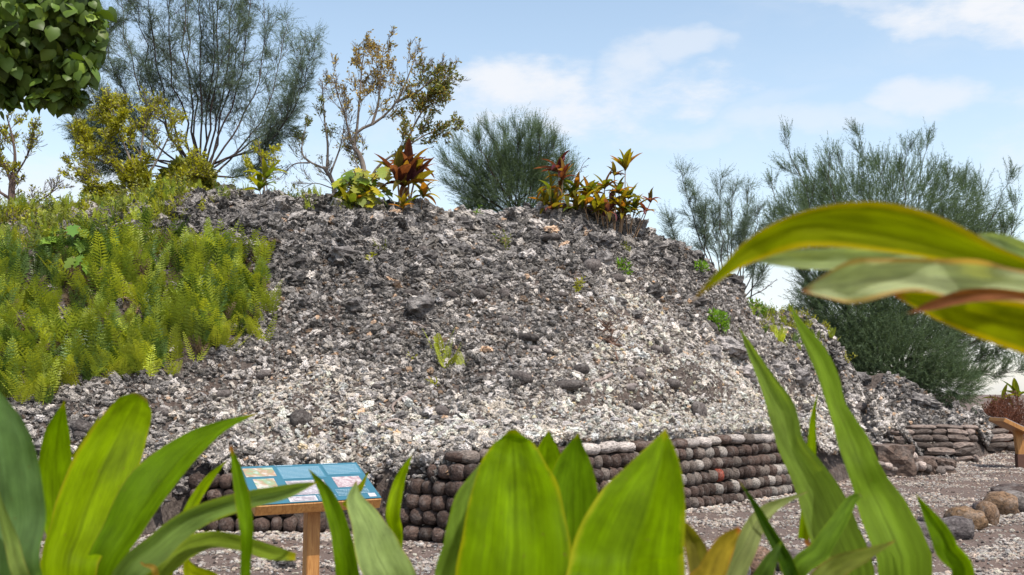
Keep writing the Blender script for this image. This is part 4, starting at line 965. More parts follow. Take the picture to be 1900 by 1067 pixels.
scatter('fern_bed', np.c_[X, Y, Z - .03], np.c_[rs.uniform(0, .3, n), rs.uniform(-.15, .15, n), rs.uniform(-.6, .6, n)], np.c_[s, s, s], idx, fern_tint(n), FERN + DRYC)
tag(bpy.data.objects['fern_bed'], 'dense bed of upright yellow-green sword ferns covering the left side of the mound', 'ferns', kind='stuff')
# weeds along the top left and along the ridge
X, Y, Z, px, py = sample_mound(90000)
ry = np.interp(px, RID[:, 0], RID[:, 1])
p1 = (px < 340) & (py < 480) & (rs.rand(len(X)) < .45); p2 = (px > 330) & (px < 650) & (py < ry + 7) & (rs.rand(len(X)) < .14); p3 = (px > 1395) & (px < 1550) & (py < ry + 26) & (rs.rand(len(X)) < .12)
m = p1 | p2 | p3; X, Y, Z, px, py = X[m], Y[m], Z[m], px[m], py[m]; n = len(X); print('weeds', n)
k = rs.permutation(n)[:1700]; X, Y, Z, px, py = X[k], Y[k], Z[k], px[k], py[k]; n = len(X)
TUFT = []
def tuft(seed, nb, L_, mat, w_=.012, spread=.5):
    rng = np.random.RandomState(seed); d = rng.normal(size=(nb, 3)) * spread + [0, 0, 1]; P = rng.normal(size=(nb, 3)) * [.05, .05, 0]
    V, Fq = leaves_from(P, d, rng.uniform(.5, 1.1, nb) * L_, np.full(nb, w_), rng); me = mesh_np('grass_tuft', V, Fq); me.materials.append(mat); return me
def herb(seed, L_, nl, mat, ll=.08, lw=.025):
    """upright weed: several leafy stalks"""
    rng = np.random.RandomState(seed); Ps, Ds = [], []
    for _ in range(5):
        d = rng.normal(size=3) * .3 + [0, 0, 1]; d /= np.linalg.norm(d); h = L_ * rng.uniform(.5, 1.1)
        for q in range(nl):
            f = (q + 1) / nl; Ps.append(d * h * f); Ds.append(rng.normal(size=3) * .8 + d * .6)
    Ps, Ds = np.array(Ps), np.array(Ds); V, Fq = leaves_from(Ps, Ds, rng.uniform(.6, 1.2, len(Ps)) * ll, rng.uniform(.7, 1.2, len(Ps)) * lw, rng)
    me = mesh_np('herb', V, Fq); me.materials.append(mat); return me
WEED = [tuft(1, 26, .35, M_YELLOW), tuft(2, 22, .3, M_DRY), herb(3, .5, 14, M_YELLOW), herb(4, .45, 16, M_OLIVE), herb(5, .5, 10, M_DRY, .06, .012), fern_clump(320, 5, .42, 13, 1.0, M_FERN), fern_clump(321, 5, .4, 13, 1.2, M_FERN2)]
idx = rs.choice(7, n, p=[.14, .13, .17, .15, .13, .18, .10]); s = rs.uniform(.6, 1.1, n) * np.where(px > 330, .8, 1.0)
scatter('undergrowth', np.c_[X, Y, Z - .03], np.c_[rs.uniform(-.2, .2, n), rs.uniform(-.2, .2, n), rs.uniform(0, 6.28, n)], np.c_[s, s, s], idx, fern_tint(n), WEED)
tag(bpy.data.objects['undergrowth'], 'mixed yellowish weeds and dry stalks along the top of the mound', 'undergrowth', kind='stuff')
# single plants rooted in the slope
FT = {}
def solo(name, px_, py_, me, s_, lab, cat, rz=0, tilt=0, group=None):
    p = on_mound(px_, py_)
    if p is None: return
    o = link(name, me); o['tint'] = [.27, .31, .03]; o.location = p - Vector((0, 0, .03)); o.scale = (s_, s_, s_); o.rotation_euler = (tilt, 0, rz); tag(o, lab, cat, group); return o
solo('fern', 828, 690, fern_clump(401, 6, .5, 14, .9), 1.0, 'tallest light green fern growing alone in the middle of the slope', 'fern', 1)
solo('fern', 815, 660, fern_clump(402, 4, .5, 13, .6), 1.0, 'upright fern just above the tallest fern in mid-slope', 'fern', 2)
solo('fern', 858, 690, fern_clump(403, 4, .4, 12, .9), .8, 'smaller fern right of the tallest fern in mid-slope', 'fern', 3)
solo('fern', 768, 672, herb(404, .2, 8, M_YELLOW), .7, 'little yellow sprout left of the mid-slope ferns', 'plant', 0)
solo('dry_weed', 832, 705, tuft(405, 26, .22, M_DRY, .01, .9), 1, 'orange dry stalks below the mid-slope ferns', 'weed')
solo('weed', 713, 478, herb(406, .32, 12, M_OLIVE), 1, 'thin green weed high on the dark stones left of centre', 'weed')
solo('weed', 688, 492, herb(407, .2, 9, M_YELLOW), 1, 'short yellow-green weed beside the large dark slab', 'weed')
solo('weed', 940, 468, herb(408, .42, 14, M_OLIVE), 1, 'feathery olive weed below the casuarina bush', 'weed', 1)
solo('weed', 1070, 545, herb(409, .38, 14, M_YELLOW), 1, 'pale wispy yellow weed in the middle of the upper slope', 'weed', 2)
solo('dry_weed', 1060, 560, tuft(410, 30, .3, M_DRY, .008, .8), 1, 'dry straw tuft below the pale wispy weed', 'weed')
solo('weed', 1162, 475, herb(411, .25, 12, M_OLIVE), 1, 'olive weed just above the small bright plant near the ridge', 'weed')
solo('weed', 375, 402, herb(412, .3, 12, M_YELLOW), 1, 'light green weed at the left end of the dark ridge stones', 'weed')
solo('weed', 805, 720, herb(413, .16, 8, M_YELLOW), 1, 'tiny yellow-flecked weed below the mid-slope ferns', 'weed')
solo('weed', 890, 412, herb(414, .3, 12, M_BRIGHT), 1, 'light green weed on the ridge left of the casuarina bush', 'weed')
solo('weed', 1570, 672, herb(415, .3, 12, M_YELLOW), 1, 'yellowish weed on the descending right slope', 'weed')
solo('weed', 1110, 500, tuft(416, 12, .2, M_DRY, .01), 1, 'few dry blades on the grey stones below the ridge', 'weed')
FL = ['fern clump nearest the big left leaves at the lower edge of the bed', 'bright fern over dark stones low in the bed', 'bright fern above the left tall leaf tip', 'fern at the bottom right corner of the bed', 'fern just above the bottom right corner of the bed', 'fern by a dark stone at the lower right edge', 'outermost low fern on white rubble', 'fern on the right edge at mid height of the bed', 'rightmost fern of the bed beside bare rubble', 'fern beside brown dead fronds on the right edge', 'fern in the far lower left of the bed', 'fern in the middle of the lower edge', 'fern behind the dark stone at the lower edge', 'fern a step inside the right edge of the bed']
for j, (px_, py_) in enumerate([(130, 715), (175, 700), (215, 690), (325, 672), (300, 650), (395, 640), (420, 650), (455, 600), (490, 560), (480, 610), (60, 735), (260, 690), (360, 668), (440, 625)]):
    o = solo('fern', px_, py_ + 6, FERN[j % 4], .7 + .05 * (j % 4), FL[j], 'fern', j * 1.3, .25, 'ferns fringing the fern bed')

# roots and driftwood
def root_(name, label, pts_px, r0, r1, mat, cat, group=None, lift=.03):
    P = []
    for (a, b) in pts_px:
        q = on_mound(a, b) or ground_at(a, b); P.append(q + Vector((0, 0, lift + r0 * .3)))
    tb = Tubes(); n = 12; tb.add(catmull(P, n), np.linspace(r0, r1, n) * (1 + .25 * np.sin(np.arange(n) * 2.3)), 6); me = tb.mesh(name); o = link(name, me, None, mat); return tag(o, label, cat, group)
def root_clump():
    base = on_mound(1130, 640); rt = thing('tree_stump', base, 'splayed reddish-brown dead root stump in the pale part of the slope', 'stump'); r = random.Random(3)
    tb = Tubes(); P = [on_mound(x, y) + Vector((0, -.06, .05)) for x, y in ((1122, 618), (1134, 642), (1146, 672))]; P = [q - Vector((0, -.03, .05)) for q in P]; tb.add(catmull(P, 8), [.02, .05, .04, .065, .045, .05, .03, .01], 8); child('trunk', tb.mesh('trunk'), rt, M_BROWNROOT)
    for k_ in range(46):
        a = P[r.choice([0, 0, 1])] + Vector((r.uniform(-.05, .05), 0, r.uniform(0, .05))); d = Vector((r.uniform(-1.2, .8), r.uniform(-.6, .2), r.uniform(-.8, .9))).normalized() * r.uniform(.08, .26)
        t2 = Tubes(); t2.add(catmull([a, a + d * .5 + Vector((r.uniform(-.06, .06), 0, r.uniform(-.08, .08))), a + d], 6), np.linspace(.018, .004, 6), 5); child('root', t2.mesh('root'), rt, M_BROWNROOT)
root_clump()
root_('dead_root', 'pale curved dead root lying on white rubble right of the near sign', [(705, 800), (722, 788), (740, 786), (748, 795)], .024, .01, M_ROOT, 'root')
root_('dead_root', 'grey twisted root on the lower slope above the pale curved root', [(762, 738), (742, 748), (728, 760), (732, 772)], .032, .014, M_ROOT, 'root')
root_('dead_root', 'bleached forked root below the reddish root stump', [(1135, 700), (1115, 712), (1100, 716), (1098, 722), (1112, 735)], .028, .01, M_ROOT, 'root')
root_('dead_stick', 'thin straight stick lying on the rubble left of the mid-slope ferns', [(800, 618), (770, 608), (738, 600)], .012, .006, M_ROOT, 'stick')
root_('dead_stick', 'thin bent stick lying right of the mid-slope ferns', [(925, 655), (945, 668), (950, 682)], .012, .006, M_BROWNROOT, 'stick')
def log():
    p = on_mound(190, 428); P0, P1 = at(172, 432, p.y + .1), at(214, 402, p.y + .5); tb = Tubes(); n = 8; tb.add(catmull([P0, P0.lerp(P1, .5), P1], n), [.03, .085, .11, .12, .12, .13, .11, .02], 9)
    o = link('log', tb.mesh('log'), None, bark('log_bark', (.2, .13, .10), (.42, .32, .26))); tag(o, 'pale pinkish-brown log end lying among weeds on the left ridge', 'log')
log()

# ------------------------------------------------------------------ ti plants (strap leaves)
def strap_mesh(seed, arch, L_=1.0, wid=.13, fold=.25, twist=0.0):
    """leaf along +X, arching down, unit length; uv u across, v along"""
    n = 9; V, uv, Fs = [], [], []; ang = .0; x = z = 0.0
    for i in range(n):
        t = i / (n - 1); w_ = wid * (math.sin(math.pi * min(1, t * .93 + .07) ** .8) ** .75) * (1 if t < .97 else .3) + .004; w_ = w_ if t < .999 else .001
        if t < .12: w_ *= .45
        a = .25 - arch * t * 1.6
        if i: x += math.cos(a) / (n - 1); z += math.sin(a) / (n - 1)
        tw = twist * t
        for u in (-1, 0, 1):
            dy = u * w_ / 2 * math.cos(tw); dz = abs(u) * w_ * fold + u * w_ / 2 * math.sin(tw)
            V.append((x * L_, dy * L_, (z + dz) * L_)); uv.append((.5 + u / 2, t))
    for i in range(n - 1):
        for j in range(2): a = i * 3 + j; Fs.append((a, a + 1, a + 4, a + 3))
    me = mesh_np('leaf', V, Fs, uv, True); me.materials.append(M_TI); return me
STRAP = [strap_mesh(i, a, 1, w_, .25, tw) for i, (a, w_, tw) in enumerate([(.2, .27, .1), (.4, .28, -.2), (.7, .25, .3), (1.2, .24, 0)])]
TI_COLS = {'red': [((.12, .03, .05), (.3, .12, .08)), ((.19, .075, .10), (.25, .12, .10)), ((.26, .15, .04), (.3, .10, .05)), ((.10, .035, .04), (.2, .08, .05)), ((.14, .12, .03), (.25, .1, .04))],
           'olive': [((.16, .16, .025), (.36, .2, .03)), ((.24, .19, .025), (.38, .16, .04)), ((.10, .14, .03), (.25, .18, .03)), ((.28, .13, .035), (.3, .09, .05)), ((.34, .28, .03), (.4, .25, .04))],
           'green': [((.12, .18, .03), (.25, .25, .04)), ((.2, .22, .03), (.3, .25, .04))]}
def ti_rosette(root, top, nleaf, L_, pal, r, up=.7, leafm=None):
    for i in range(nleaf):
        o = bpy.data.objects.new('leaf', r.choice(STRAP)); COL.objects.link(o); o.parent = root
        el = math.radians(r.choice([r.uniform(5, 40), r.uniform(40, 82), r.uniform(45, 82)])) * up; o.location = top - root.location + Vector((0, 0, r.uniform(-.10, .03) * L_)); o.rotation_euler = Euler((r.uniform(-.3, .3), -el, i * 2.4 + r.uniform(-.3, .3)))
        s_ = L_ * 1.5 * r.uniform(.75, 1.1); o.scale = (s_, s_, s_); c, e = r.choice(TI_COLS[pal]); o['tint'] = list(c); o['edge'] = list(e); o['tipc'] = [.25, .12, .05]
def ti_plant(label, D_, basepx, tops, pal, nleaf, L_, seed, group=None, stem_r=.012, up=1.0):
    r = random.Random(seed); b = at(basepx[0], basepx[1], D_); b.z = max(hz1(b.x, b.y) - .05, min(b.z, 1e9)) if False else hz1(b.x, b.y) - .04
    root = thing('ti_plant', b, label, 'plant', group)
    for (tx, ty) in tops:
        tp = at(tx, ty, D_ + r.uniform(-.08, .08)); tb = Tubes(); tb.add(catmull([b + Vector((r.uniform(-.04, .04), 0, 0)), b.lerp(tp, .5) + Vector((r.uniform(-.06, .06), 0, 0)), tp], 6), np.linspace(stem_r, stem_r * .7, 6), 5)
        child('stem', tb.mesh('stem'), root, M_STEM); ti_rosette(root, tp, nleaf, L_, pal, r, up)
    return root
GR = 'ti plants on the ridge'
ti_plant('red-purple ti plant left of the red pair on the ridge, right of the philodendron', 16.9, (738, 392), [(738, 338), (752, 345)], 'red', 11, .42, 1, GR, .022)
ti_plant('red ti plant, right one of the red pair, taller plume with bronze tip', 16.9, (768, 394), [(768, 340), (760, 320)], 'red', 11, .42, 2, GR, .022)
ti_plant('small bronze ti plant on a thin stem right of the red pair', 16.9, (782, 396), [(785, 366)], 'olive', 10, .27, 3, GR, .01)
ti_plant('low yellowish ti plant on the stones at the foot of the red pair', 16.6, (748, 398), [(748, 386)], 'olive', 9, .24, 4, GR)
ti_plant('low spreading striped ti plant at the foot of the philodendron', 16.5, (652, 394), [(648, 384), (664, 388)], 'olive', 9, .32, 5, GR)
ti_plant('single yellow-topped ti plant left on the ridge below the sapling', 16.5, (488, 386), [(482, 352), (492, 330)], 'green', 9, .3, 6, GR)
spec = [(1032, 412, [(1035, 318), (1045, 332)], 'red', 11, .30, 'bronze-red ti plant at the left end of the right-hand cluster, next to the casuarina bush'), (1022, 414, [(1020, 352)], 'olive', 9, .26, 'olive ti plant below the bronze-red one at the cluster left end'),
        (1020, 416, [(1014, 388)], 'olive', 8, .24, 'lowest leftmost ti plant of the right-hand cluster'), (1062, 414, [(1060, 366), (1070, 352)], 'olive', 10, .30, 'broad green ti plant second from the left in the right-hand cluster'),
        (1090, 414, [(1092, 362)], 'olive', 11, .30, 'brightest yellow ti plant in the middle of the right-hand cluster'), (1105, 424, [(1104, 392)], 'olive', 8, .26, 'low ti plant beneath the brightest yellow one'), (1122, 420, [(1122, 350)], 'olive', 10, .28, 'green-topped ti plant left of the tall one in the right-hand cluster'),
        (1146, 420, [(1160, 315)], 'olive', 12, .30, 'tallest ti plant standing out above the right-hand cluster'), (1142, 420, [(1140, 325)], 'red', 8, .2, 'small bronze ti rosette beside the tallest one'), (1150, 424, [(1148, 358), (1166, 368)], 'olive', 10, .28, 'golden ti plant under the tallest one'),
        (1168, 428, [(1180, 388)], 'olive', 9, .24, 'small ti plant low at the right of the cluster'), (1170, 430, [(1196, 392), (1207, 375)], 'red', 8, .2, 'lone red ti rosette on a long bent stem at the right end of the cluster'), (1130, 424, [(1128, 396)], 'red', 7, .24, 'low reddish ti plant among the stems of the cluster')]
for j, (bx, by, tops, pal, nl_, L_, lab) in enumerate(spec): ti_plant(lab, 18.0, (bx, by), tops + [(bx + (7 if j % 2 else -7), by - 24 - (j % 3) * 8)], pal, nl_ + 1, L_, 20 + j, GR, .012)
for j, (bx, by, t_, lab) in enumerate([(1870, 760, (1862, 742), 'left of two small ti plants behind the red-brown bush'), (1890, 760, (1888, 738), 'right of two small ti plants behind the red-brown bush')]):
    b = at(bx, by, 29); root = thing('ti_plant', Vector((b.x, b.y, 0)), lab, 'plant'); tb = Tubes(); tp = at(*t_, 29); tb.add([(b.x, b.y, 0), tuple(b), tuple(tp)], [.03, .025, .02], 5); child('stem', tb.mesh('stem'), root, M_STEM); ti_rosette(root, tp, 9, .45, 'green', random.Random(50 + j))

# ti stems tangle and dead thatch below the cluster
# philodendron with big lobed leaves
def lobed_mesh(seed):
    r = random.Random(seed); n = 9; V = [(0, 0, 0)]; out = []
    for sgn in (1, -1):
        ring = []
        for i in range(n):
            t = i / (n - 1); x = -.12 + 1.12 * t; w_ = .42 * math.sin(math.pi * min(.98, t * .86 + .12)) ** .8; w_ *= (1 if i % 2 == 0 else .52) if 0 < i < n - 1 else .5; ring.append((x, sgn * w_, -.18 * x * x - .25 * w_ * w_))
        out.append(ring)
    V = []; uv = []; Fs = []
    for i in range(n):
        t = i / (n - 1); xm = -.02 + 1.04 * t
        for j, q in ((0, out[0][i]), (1, (xm, 0, -.16 * xm * xm - .03)), (2, out[1][i])): V.append(q); uv.append((j / 2, t))
    for i in range(n - 1):
        for j in range(2): a = i * 3 + j; Fs.append((a, a + 1, a + 4, a + 3))
    me = mesh_np('leaf', V, Fs, uv); me.materials.append(M_PHILO); return me
LOB = [lobed_mesh(i) for i in range(3)]
def big_leaf_plant(name, label, D_, basepx, leaves, L_, seed, cols, cat='plant'):
    r = random.Random(seed); b = at(basepx[0], basepx[1], D_); b.z = hz1(b.x, b.y); root = thing(name, b, label, cat); tb = Tubes()
    for (lx, ly) in leaves:
        q = at(lx, ly, D_ + r.uniform(-.35, .1)); tb.add(catmull([b, b.lerp(q, .6) + Vector((0, 0, .12)), q], 5), np.linspace(.014, .008, 5), 4)
        o = bpy.data.objects.new('leaf', r.choice(LOB)); COL.objects.link(o); o.parent = root; o.location = q - root.location
        az = math.atan2(-.8, (lx - basepx[0]) * .02) + r.uniform(-.5, .5); o.rotation_euler = Euler((r.uniform(-.4, .4), r.uniform(.25, 1.0), az)); s_ = L_ * r.uniform(.8, 1.15); o.scale = (s_,) * 3; o['tint'] = [v * r.uniform(.85, 1.15) for v in r.choice(cols)]
    child('stem', tb.mesh('stem'), root, M_STEM); return root
r_ = random.Random(2); lv = [(r_.gauss(672, 25), r_.uniform(308, 376)) for _ in range(58)]; lv = [(min(712, max(634, a)), b) for a, b in lv]
big_leaf_plant('philodendron', 'rounded yellow-green philodendron with large lobed drooping leaves on the ridge', 16.9, (672, 394), lv, .31, 5, [(.26, .28, .02), (.2, .26, .02), (.14, .2, .02), (.36, .33, .02)])
big_leaf_plant('large_leaved_plant', 'bright green large-leaved plant on the left slope above the ferns', 14.6, (130, 455), [(115, 425), (135, 418), (150, 425), (105, 440), (128, 440), (150, 445), (90, 435), (160, 432), (95, 450)], .30, 6, [(.12, .22, .025), (.17, .26, .03)])
big_leaf_plant('large_leaved_plant', 'small broad-leaved plant just below the large-leaved plant on the left slope', 14.0, (148, 480), [(135, 478), (150, 474), (158, 484)], .26, 7, [(.12, .22, .025), (.2, .28, .03)])

# ------------------------------------------------------------------ overhanging tree, top left
def heart_mesh(seed):
    r = random.Random(seed); V = [(0, 0, 0), (-.12, .22, -.02), (0, .42, -.05), (.3, .5, -.10), (.65, .33, -.14), (1.0, 0, -.24), (.65, -.33, -.14), (.3, -.5, -.10), (0, -.42, -.05), (-.12, -.22, -.02), (.3, 0, .03), (.65, 0, -.04)]
    V = [(x, y, z + r.uniform(-.02, .02)) for x, y, z in V]
    Fs = [(0, 10, 2), (0, 2, 1), (10, 3, 2), (10, 11, 3), (11, 4, 3), (11, 5, 4), (11, 6, 5), (11, 7, 6), (11, 10, 7), (10, 8, 7), (10, 0, 8), (0, 9, 8)]
    uv = [(v[1] + .5, v[0]) for v in V]
    me = mesh_np('leaf', V, Fs, uv, True); me.materials.append(M_HEART); return me
HEART = [heart_mesh(i) for i in range(3)]
def overhang():
    base = Vector((-6.3, 8.6, 0)); root = thing('broadleaf_tree', base, 'dark green heart-leaved tree overhanging the top left corner', 'tree'); rng = np.random.RandomState(9); D_ = 8.4
    tb = Tubes(); cr = at(-220, -40, D_); tb.add(catmull([base, base + Vector((.05, .1, 2.2)), cr], 10), np.linspace(.2, .1, 10), 9); child('trunk', tb.mesh('trunk'), root, M_BARK)
    blobs = [(0, 40, 110), (70, 50, 95), (130, 30, 60), (138, 8, 38), (145, 125, 34), (110, 150, 38), (80, 140, 45), (40, 120, 50), (0, 130, 55), (-90, 60, 130), (100, 170, 22), (163, 5, 18), (-180, -40, 170), (40, -70, 100), (-200, 130, 90), (176, 28, 9), (122, 184, 13), (64, 182, 10), (168, 108, 14), (172, 88, 11), (178, 45, 10), (148, 176, 10), (20, 178, 14)]
    P, Nn = [], []
    for (cx, cy, rp) in blobs:
        c = np.array(tuple(at(cx, cy, D_ + rng.uniform(-.1, .3)))); R = rp * D_ / F_PX; k = int(230 * (rp / 80) ** 2) + 12
        q = rng.normal(size=(k, 3)); q /= np.linalg.norm(q, axis=1, keepdims=True); P.append(c + q * (R * (.3 + .75 * rng.rand(k) ** .7 + .45 * (rng.rand(k) < .10) * rng.rand(k)))[:, None]); Nn.append(q)
        b2 = Tubes(); b2.add(catmull([cr, cr.lerp(Vector(c), .5) + Vector((0, .25, .1)), Vector(c) + Vector((0, .1, 0))], 6), np.linspace(.03, .006, 6), 5); child('branch', b2.mesh('branch'), root, M_BARK_D)
    P, Nn = np.concatenate(P), np.concatenate(Nn); n = len(P)
    # leaves hang: local X down-outwards, local Z facing outwards
    R3 = []
    for i in range(n):
        o = Vector(Nn[i]); z = (o + Vector((0, -.45, .25)) + Vector(rng.normal(size=3)) * .75).normalized(); x = (Vector((0, 0, -1)) + o * .35 + Vector(rng.normal(size=3)) * .3); x = (x - z * x.dot(z)).normalized(); y = z.cross(x); R3.append(Matrix((x, y, z)).transposed())
    sc_ = rng.uniform(.075, .155, n); tn_ = np.array([.07, .115, .018]) * rng.uniform(.45, 1.6, n)[:, None]; tn_[rng.rand(n) < .12] *= [1.7, 1.5, 1.0]; ppx, ppy = proj(P[:, 0], P[:, 1], P[:, 2])
    vis = (ppx > -10) & (ppx < 200) & (ppy > -10) & (ppy < 205); front = P[:, 1] + .0 * sc_; order = np.argsort(np.where(vis, front - sc_ * 2, 1e3)); pick = set(order[:295].tolist())
    for i in pick:
        o = bpy.data.objects.new('leaf', HEART[i % 3]); COL.objects.link(o); o.parent = root; o.location = Vector(P[i]) - base; o.rotation_euler = R3[i].to_euler(); o.scale = (sc_[i],) * 3; o['tint'] = [float(v) for v in tn_[i]]
    rest = [i for i in range(n) if i not in pick]
    s = scatter('foliage', P[rest] - np.array(tuple(base)), np.array([tuple(R3[i].to_euler()) for i in rest]), np.repeat(sc_[rest][:, None], 3, 1), np.arange(len(rest)) % 3, tn_[rest], HEART, root)
    print('overhang leaves', n)
overhang()

# ------------------------------------------------------------------ foreground ti plants: every leaf modelled to its own shape
def ti_leaf(root, node, pts, D_, hw, tint, edge=(.42, .42, .03), tipc=(.35, .12, .04), fold=.3, wave=.05, facing=.0, hw2=None, tiltd=0.0, curl=0.0, ew=0.0):
    """pts: (px, py[, D]) from base to tip; hw half widths in px (hw2 for the other side)"""
    P3 = []
    for i, q in enumerate(pts): P3.append(at(q[0], q[1], q[2] if len(q) > 2 else D_))
    hw2 = hw2 or hw
    a = [h for h in hw]; c = [h for h in hw2]
    if node is not None and pts[0][1] > 1000: P3 = [node] + P3; a = [a[0] * .35] + a; c = [c[0] * .35] + c
    n = 34; m = 10; P = catmull(P3, n)
    tt = np.linspace(0, 1, n); kk = np.linspace(0, 1, len(a)); A = np.interp(tt, kk, a); C = np.interp(tt, kk, c)
    def sm(v):
        v2 = v.copy()
        for _ in range(2): v2[1:-1] = (v2[:-2] + 2 * v2[1:-1] + v2[2:]) / 4
        return v2
    A, C = sm(A), sm(C); T = np.gradient(P, axis=0); T /= np.linalg.norm(T, axis=1, keepdims=True); rng = np.random.RandomState(int(abs(pts[0][0] * 7 + pts[-1][1] * 3)) % 9999); ph = rng.uniform(0, 6.28)
    V, uv, Fs = [], [], []
    for i in range(n):
        view = P[i] - np.array([0, 0, CAM_Z]); dist = P[i][1]; vd = view / np.linalg.norm(view); S = np.cross(T[i], vd); S /= np.linalg.norm(S) + 1e-9; Nn = np.cross(S, T[i]); Nn /= np.linalg.norm(Nn) + 1e-9
        ca, sa = math.cos(facing), math.sin(facing); S2 = S * ca + Nn * sa; N2 = Nn * ca - S * sa
        k = dist / F_PX; amp = (A[i] + C[i]) / 2 * k
        for j in range(m + 1):
            u = -1 + 2 * j / m; w_ = (A[i] if u < 0 else C[i]) * k
            wv = wave * amp * math.sin(tt[i] * 17 + ph + u * 1.5) * abs(u) ** 1.5 + .03 * amp * math.sin(u * 21 + ph) + wave * .5 * amp * math.sin(tt[i] * 31 + 2 * ph) * u
            dz = fold * amp * (abs(u) ** 1.25) + wv + curl * amp * max(0, u) ** 3
            V.append(P[i] + S2 * (u * w_) / max(.35, ca) + N2 * (-dz)); uv.append((j / m, tt[i]))
    for i in range(n - 1):
        for j in range(m): b_ = i * (m + 1) + j; Fs.append((b_, b_ + 1, b_ + m + 2, b_ + m + 1))
    o = child('leaf', mesh_np('leaf', V, Fs, uv, True), root, M_TI); o['tint'] = list(tint); o['edge'] = list(edge); o['tipc'] = list(tipc); o['ew'] = [ew, 0.0, 0.0]; return o
def fg_plant(label, nodepx, nodeD, group='ti plants in the foreground'):
    nd = at(nodepx[0], nodepx[1], nodeD); root = thing('ti_plant', Vector((nd.x, nd.y, 0)), label, 'plant', group)
    tb = Tubes(); tb.add(catmull([Vector((nd.x, nd.y, 0)), Vector((nd.x + .03, nd.y + .02, nd.z * .5)), nd], 8), np.linspace(.02, .013, 8), 8); child('stem', tb.mesh('stem'), root, M_STEM); return root, nd
GRN = (.13, .225, .000); GRN2 = (.095, .18, .002); LIME = (.17, .265, .001); PALE = (.24, .33, .12); GLAUC = (.12, .21, .08); YEL = (.21, .25, .003); EDG = (.15, .23, .005); EY = (.30, .28, .004)
R, nd = fg_plant('ti plant with broad upright and long drooping green leaves in the left foreground', (200, 1330), 1.15)
ti_leaf(R, nd, [(10, 1120), (4, 950), (-6, 820), (-22, 712)], .92, [84, 76, 66, 8], GLAUC, (.08, .17, .04), EDG, .35, .10, .25)
ti_leaf(R, nd, [(110, 1020, 1.25), (105, 950, 1.27), (104, 870, 1.28), (108, 800, 1.28), (120, 742, 1.27)], 1.25, [12, 25, 29, 21, 0], GRN, EDG, EY, .3, .05, .2)
ti_leaf(R, nd, [(128, 1090, 1.08), (150, 980, 1.12), (187, 880, 1.18), (228, 795, 1.22), (250, 752, 1.23), (262, 733, 1.23)], 1.15, [45, 57, 58, 44, 33, 12], LIME, EY, (.2, .15, .03), .28, .05, -.15)
ti_leaf(R, nd, [(190, 1090, 1.1), (240, 985, 1.12), (290, 905, 1.15), (350, 835, 1.2), (410, 792, 1.25), (480, 766, 1.3)], 1.15, [26, 30, 34, 28, 12, 0], GRN2, EDG, (.3, .2, .03), .45, .04, .5, hw2=[30, 40, 46, 26, 8, 0])
ti_leaf(R, nd, [(215, 1100, .98), (290, 1010, 1.0), (365, 955, 1.05), (450, 927, 1.1), (530, 910, 1.15), (592, 894, 1.2)], 1.0, [24, 28, 20, 15, 13, 0], (.13, .20, .05), YEL, EY, .5, .04, -.5, hw2=[24, 26, 20, 17, 14, 0])
ti_leaf(R, nd, [(270, 1100, 1.05), (320, 1035, 1.05), (385, 1004, 1.1), (440, 1008, 1.15), (500, 1026, 1.2), (548, 1034, 1.22)], 1.1, [26, 24, 15, 13, 14, 6], (.14, .20, .02), YEL, EY, .4, .05, .3)
ti_leaf(R, nd, [(300, 1090, 1.3), (325, 1015, 1.3), (343, 975, 1.3), (362, 930, 1.32), (390, 888, 1.33), (422, 853, 1.33)], 1.3, [12, 13, 12, 10, 8, 0], LIME, EY, EY, .5, .03, .3)
ti_leaf(R, None, [(430, 1260, 1.05), (452, 1130, 1.0), (457, 1040, 1.0), (459, 985, 1.0), (452, 930, 1.02), (440, 870, 1.03), (428, 828, 1.03)], 1.0, [8, 10, 9, 12, 14, 9, 2], GRN2, EDG, (.4, .14, .03), .5, .04, .2)
ti_leaf(R, nd, [(140, 850, 1.35), (168, 805, 1.35), (185, 769, 1.35)], 1.35, [8, 6, 0], YEL, EY, EY)
ti_leaf(R, nd, [(285, 1090, .95), (262, 1043, .95)], .95, [7, 1], (.3, .2, .04), (.4, .18, .04), (.35, .12, .03))
ti_leaf(R, nd, [(390, 1110, 1.2), (355, 1062, 1.2), (345, 1035, 1.2)], 1.2, [18, 14, 2], YEL, EY, EY, .3)
ti_leaf(R, nd, [(60, 1110, .9), (20, 1000, .9), (-10, 900, .9)], .9, [14, 12, 2], (.16, .22, .05), (.2, .14, .06), EY, .3)
R, nd = fg_plant('small ti plant with a pale twisted leaf in front of the near sign', (690, 1300), 1.2)
ti_leaf(R, nd, [(655, 1110, 1.2), (643, 1030, 1.2), (628, 965, 1.22), (605, 912, 1.24), (572, 869, 1.26)], 1.2, [22, 19, 16, 11, 0], GRN2, EDG, EY, .45, .04, .4)
ti_leaf(R, nd, [(725, 1110, 1.1), (700, 1030, 1.1), (680, 972, 1.12), (658, 928, 1.14), (661, 890, 1.15)], 1.1, [48, 40, 28, 15, 0], PALE, (.33, .4, .09), (.3, .11, .04), .35, .10, -.3)
ti_leaf(R, nd, [(738, 1030, 1.28), (731, 955, 1.28), (741, 900, 1.3), (752, 870, 1.3), (766, 842, 1.3)], 1.3, [8, 14, 11, 7, 0], LIME, YEL, (.35, .2, .05), .5, .03, .3)
ti_leaf(R, nd, [(640, 940, 1.3), (668, 905, 1.3), (684, 874, 1.3)], 1.3, [7, 6, 0], YEL, EY, (.3, .11, .04))
R, nd = fg_plant('ti plant with five very broad blunt leaves in the centre foreground', (1040, 1400), .92)
ti_leaf(R, nd, [(862, 1130, .98), (864, 1010, .99), (876, 930, 1.0), (905, 850, 1.02)], .98, [42, 36, 30, 4], (.13, .21, .03), EDG, EDG, .3, .06, .3)
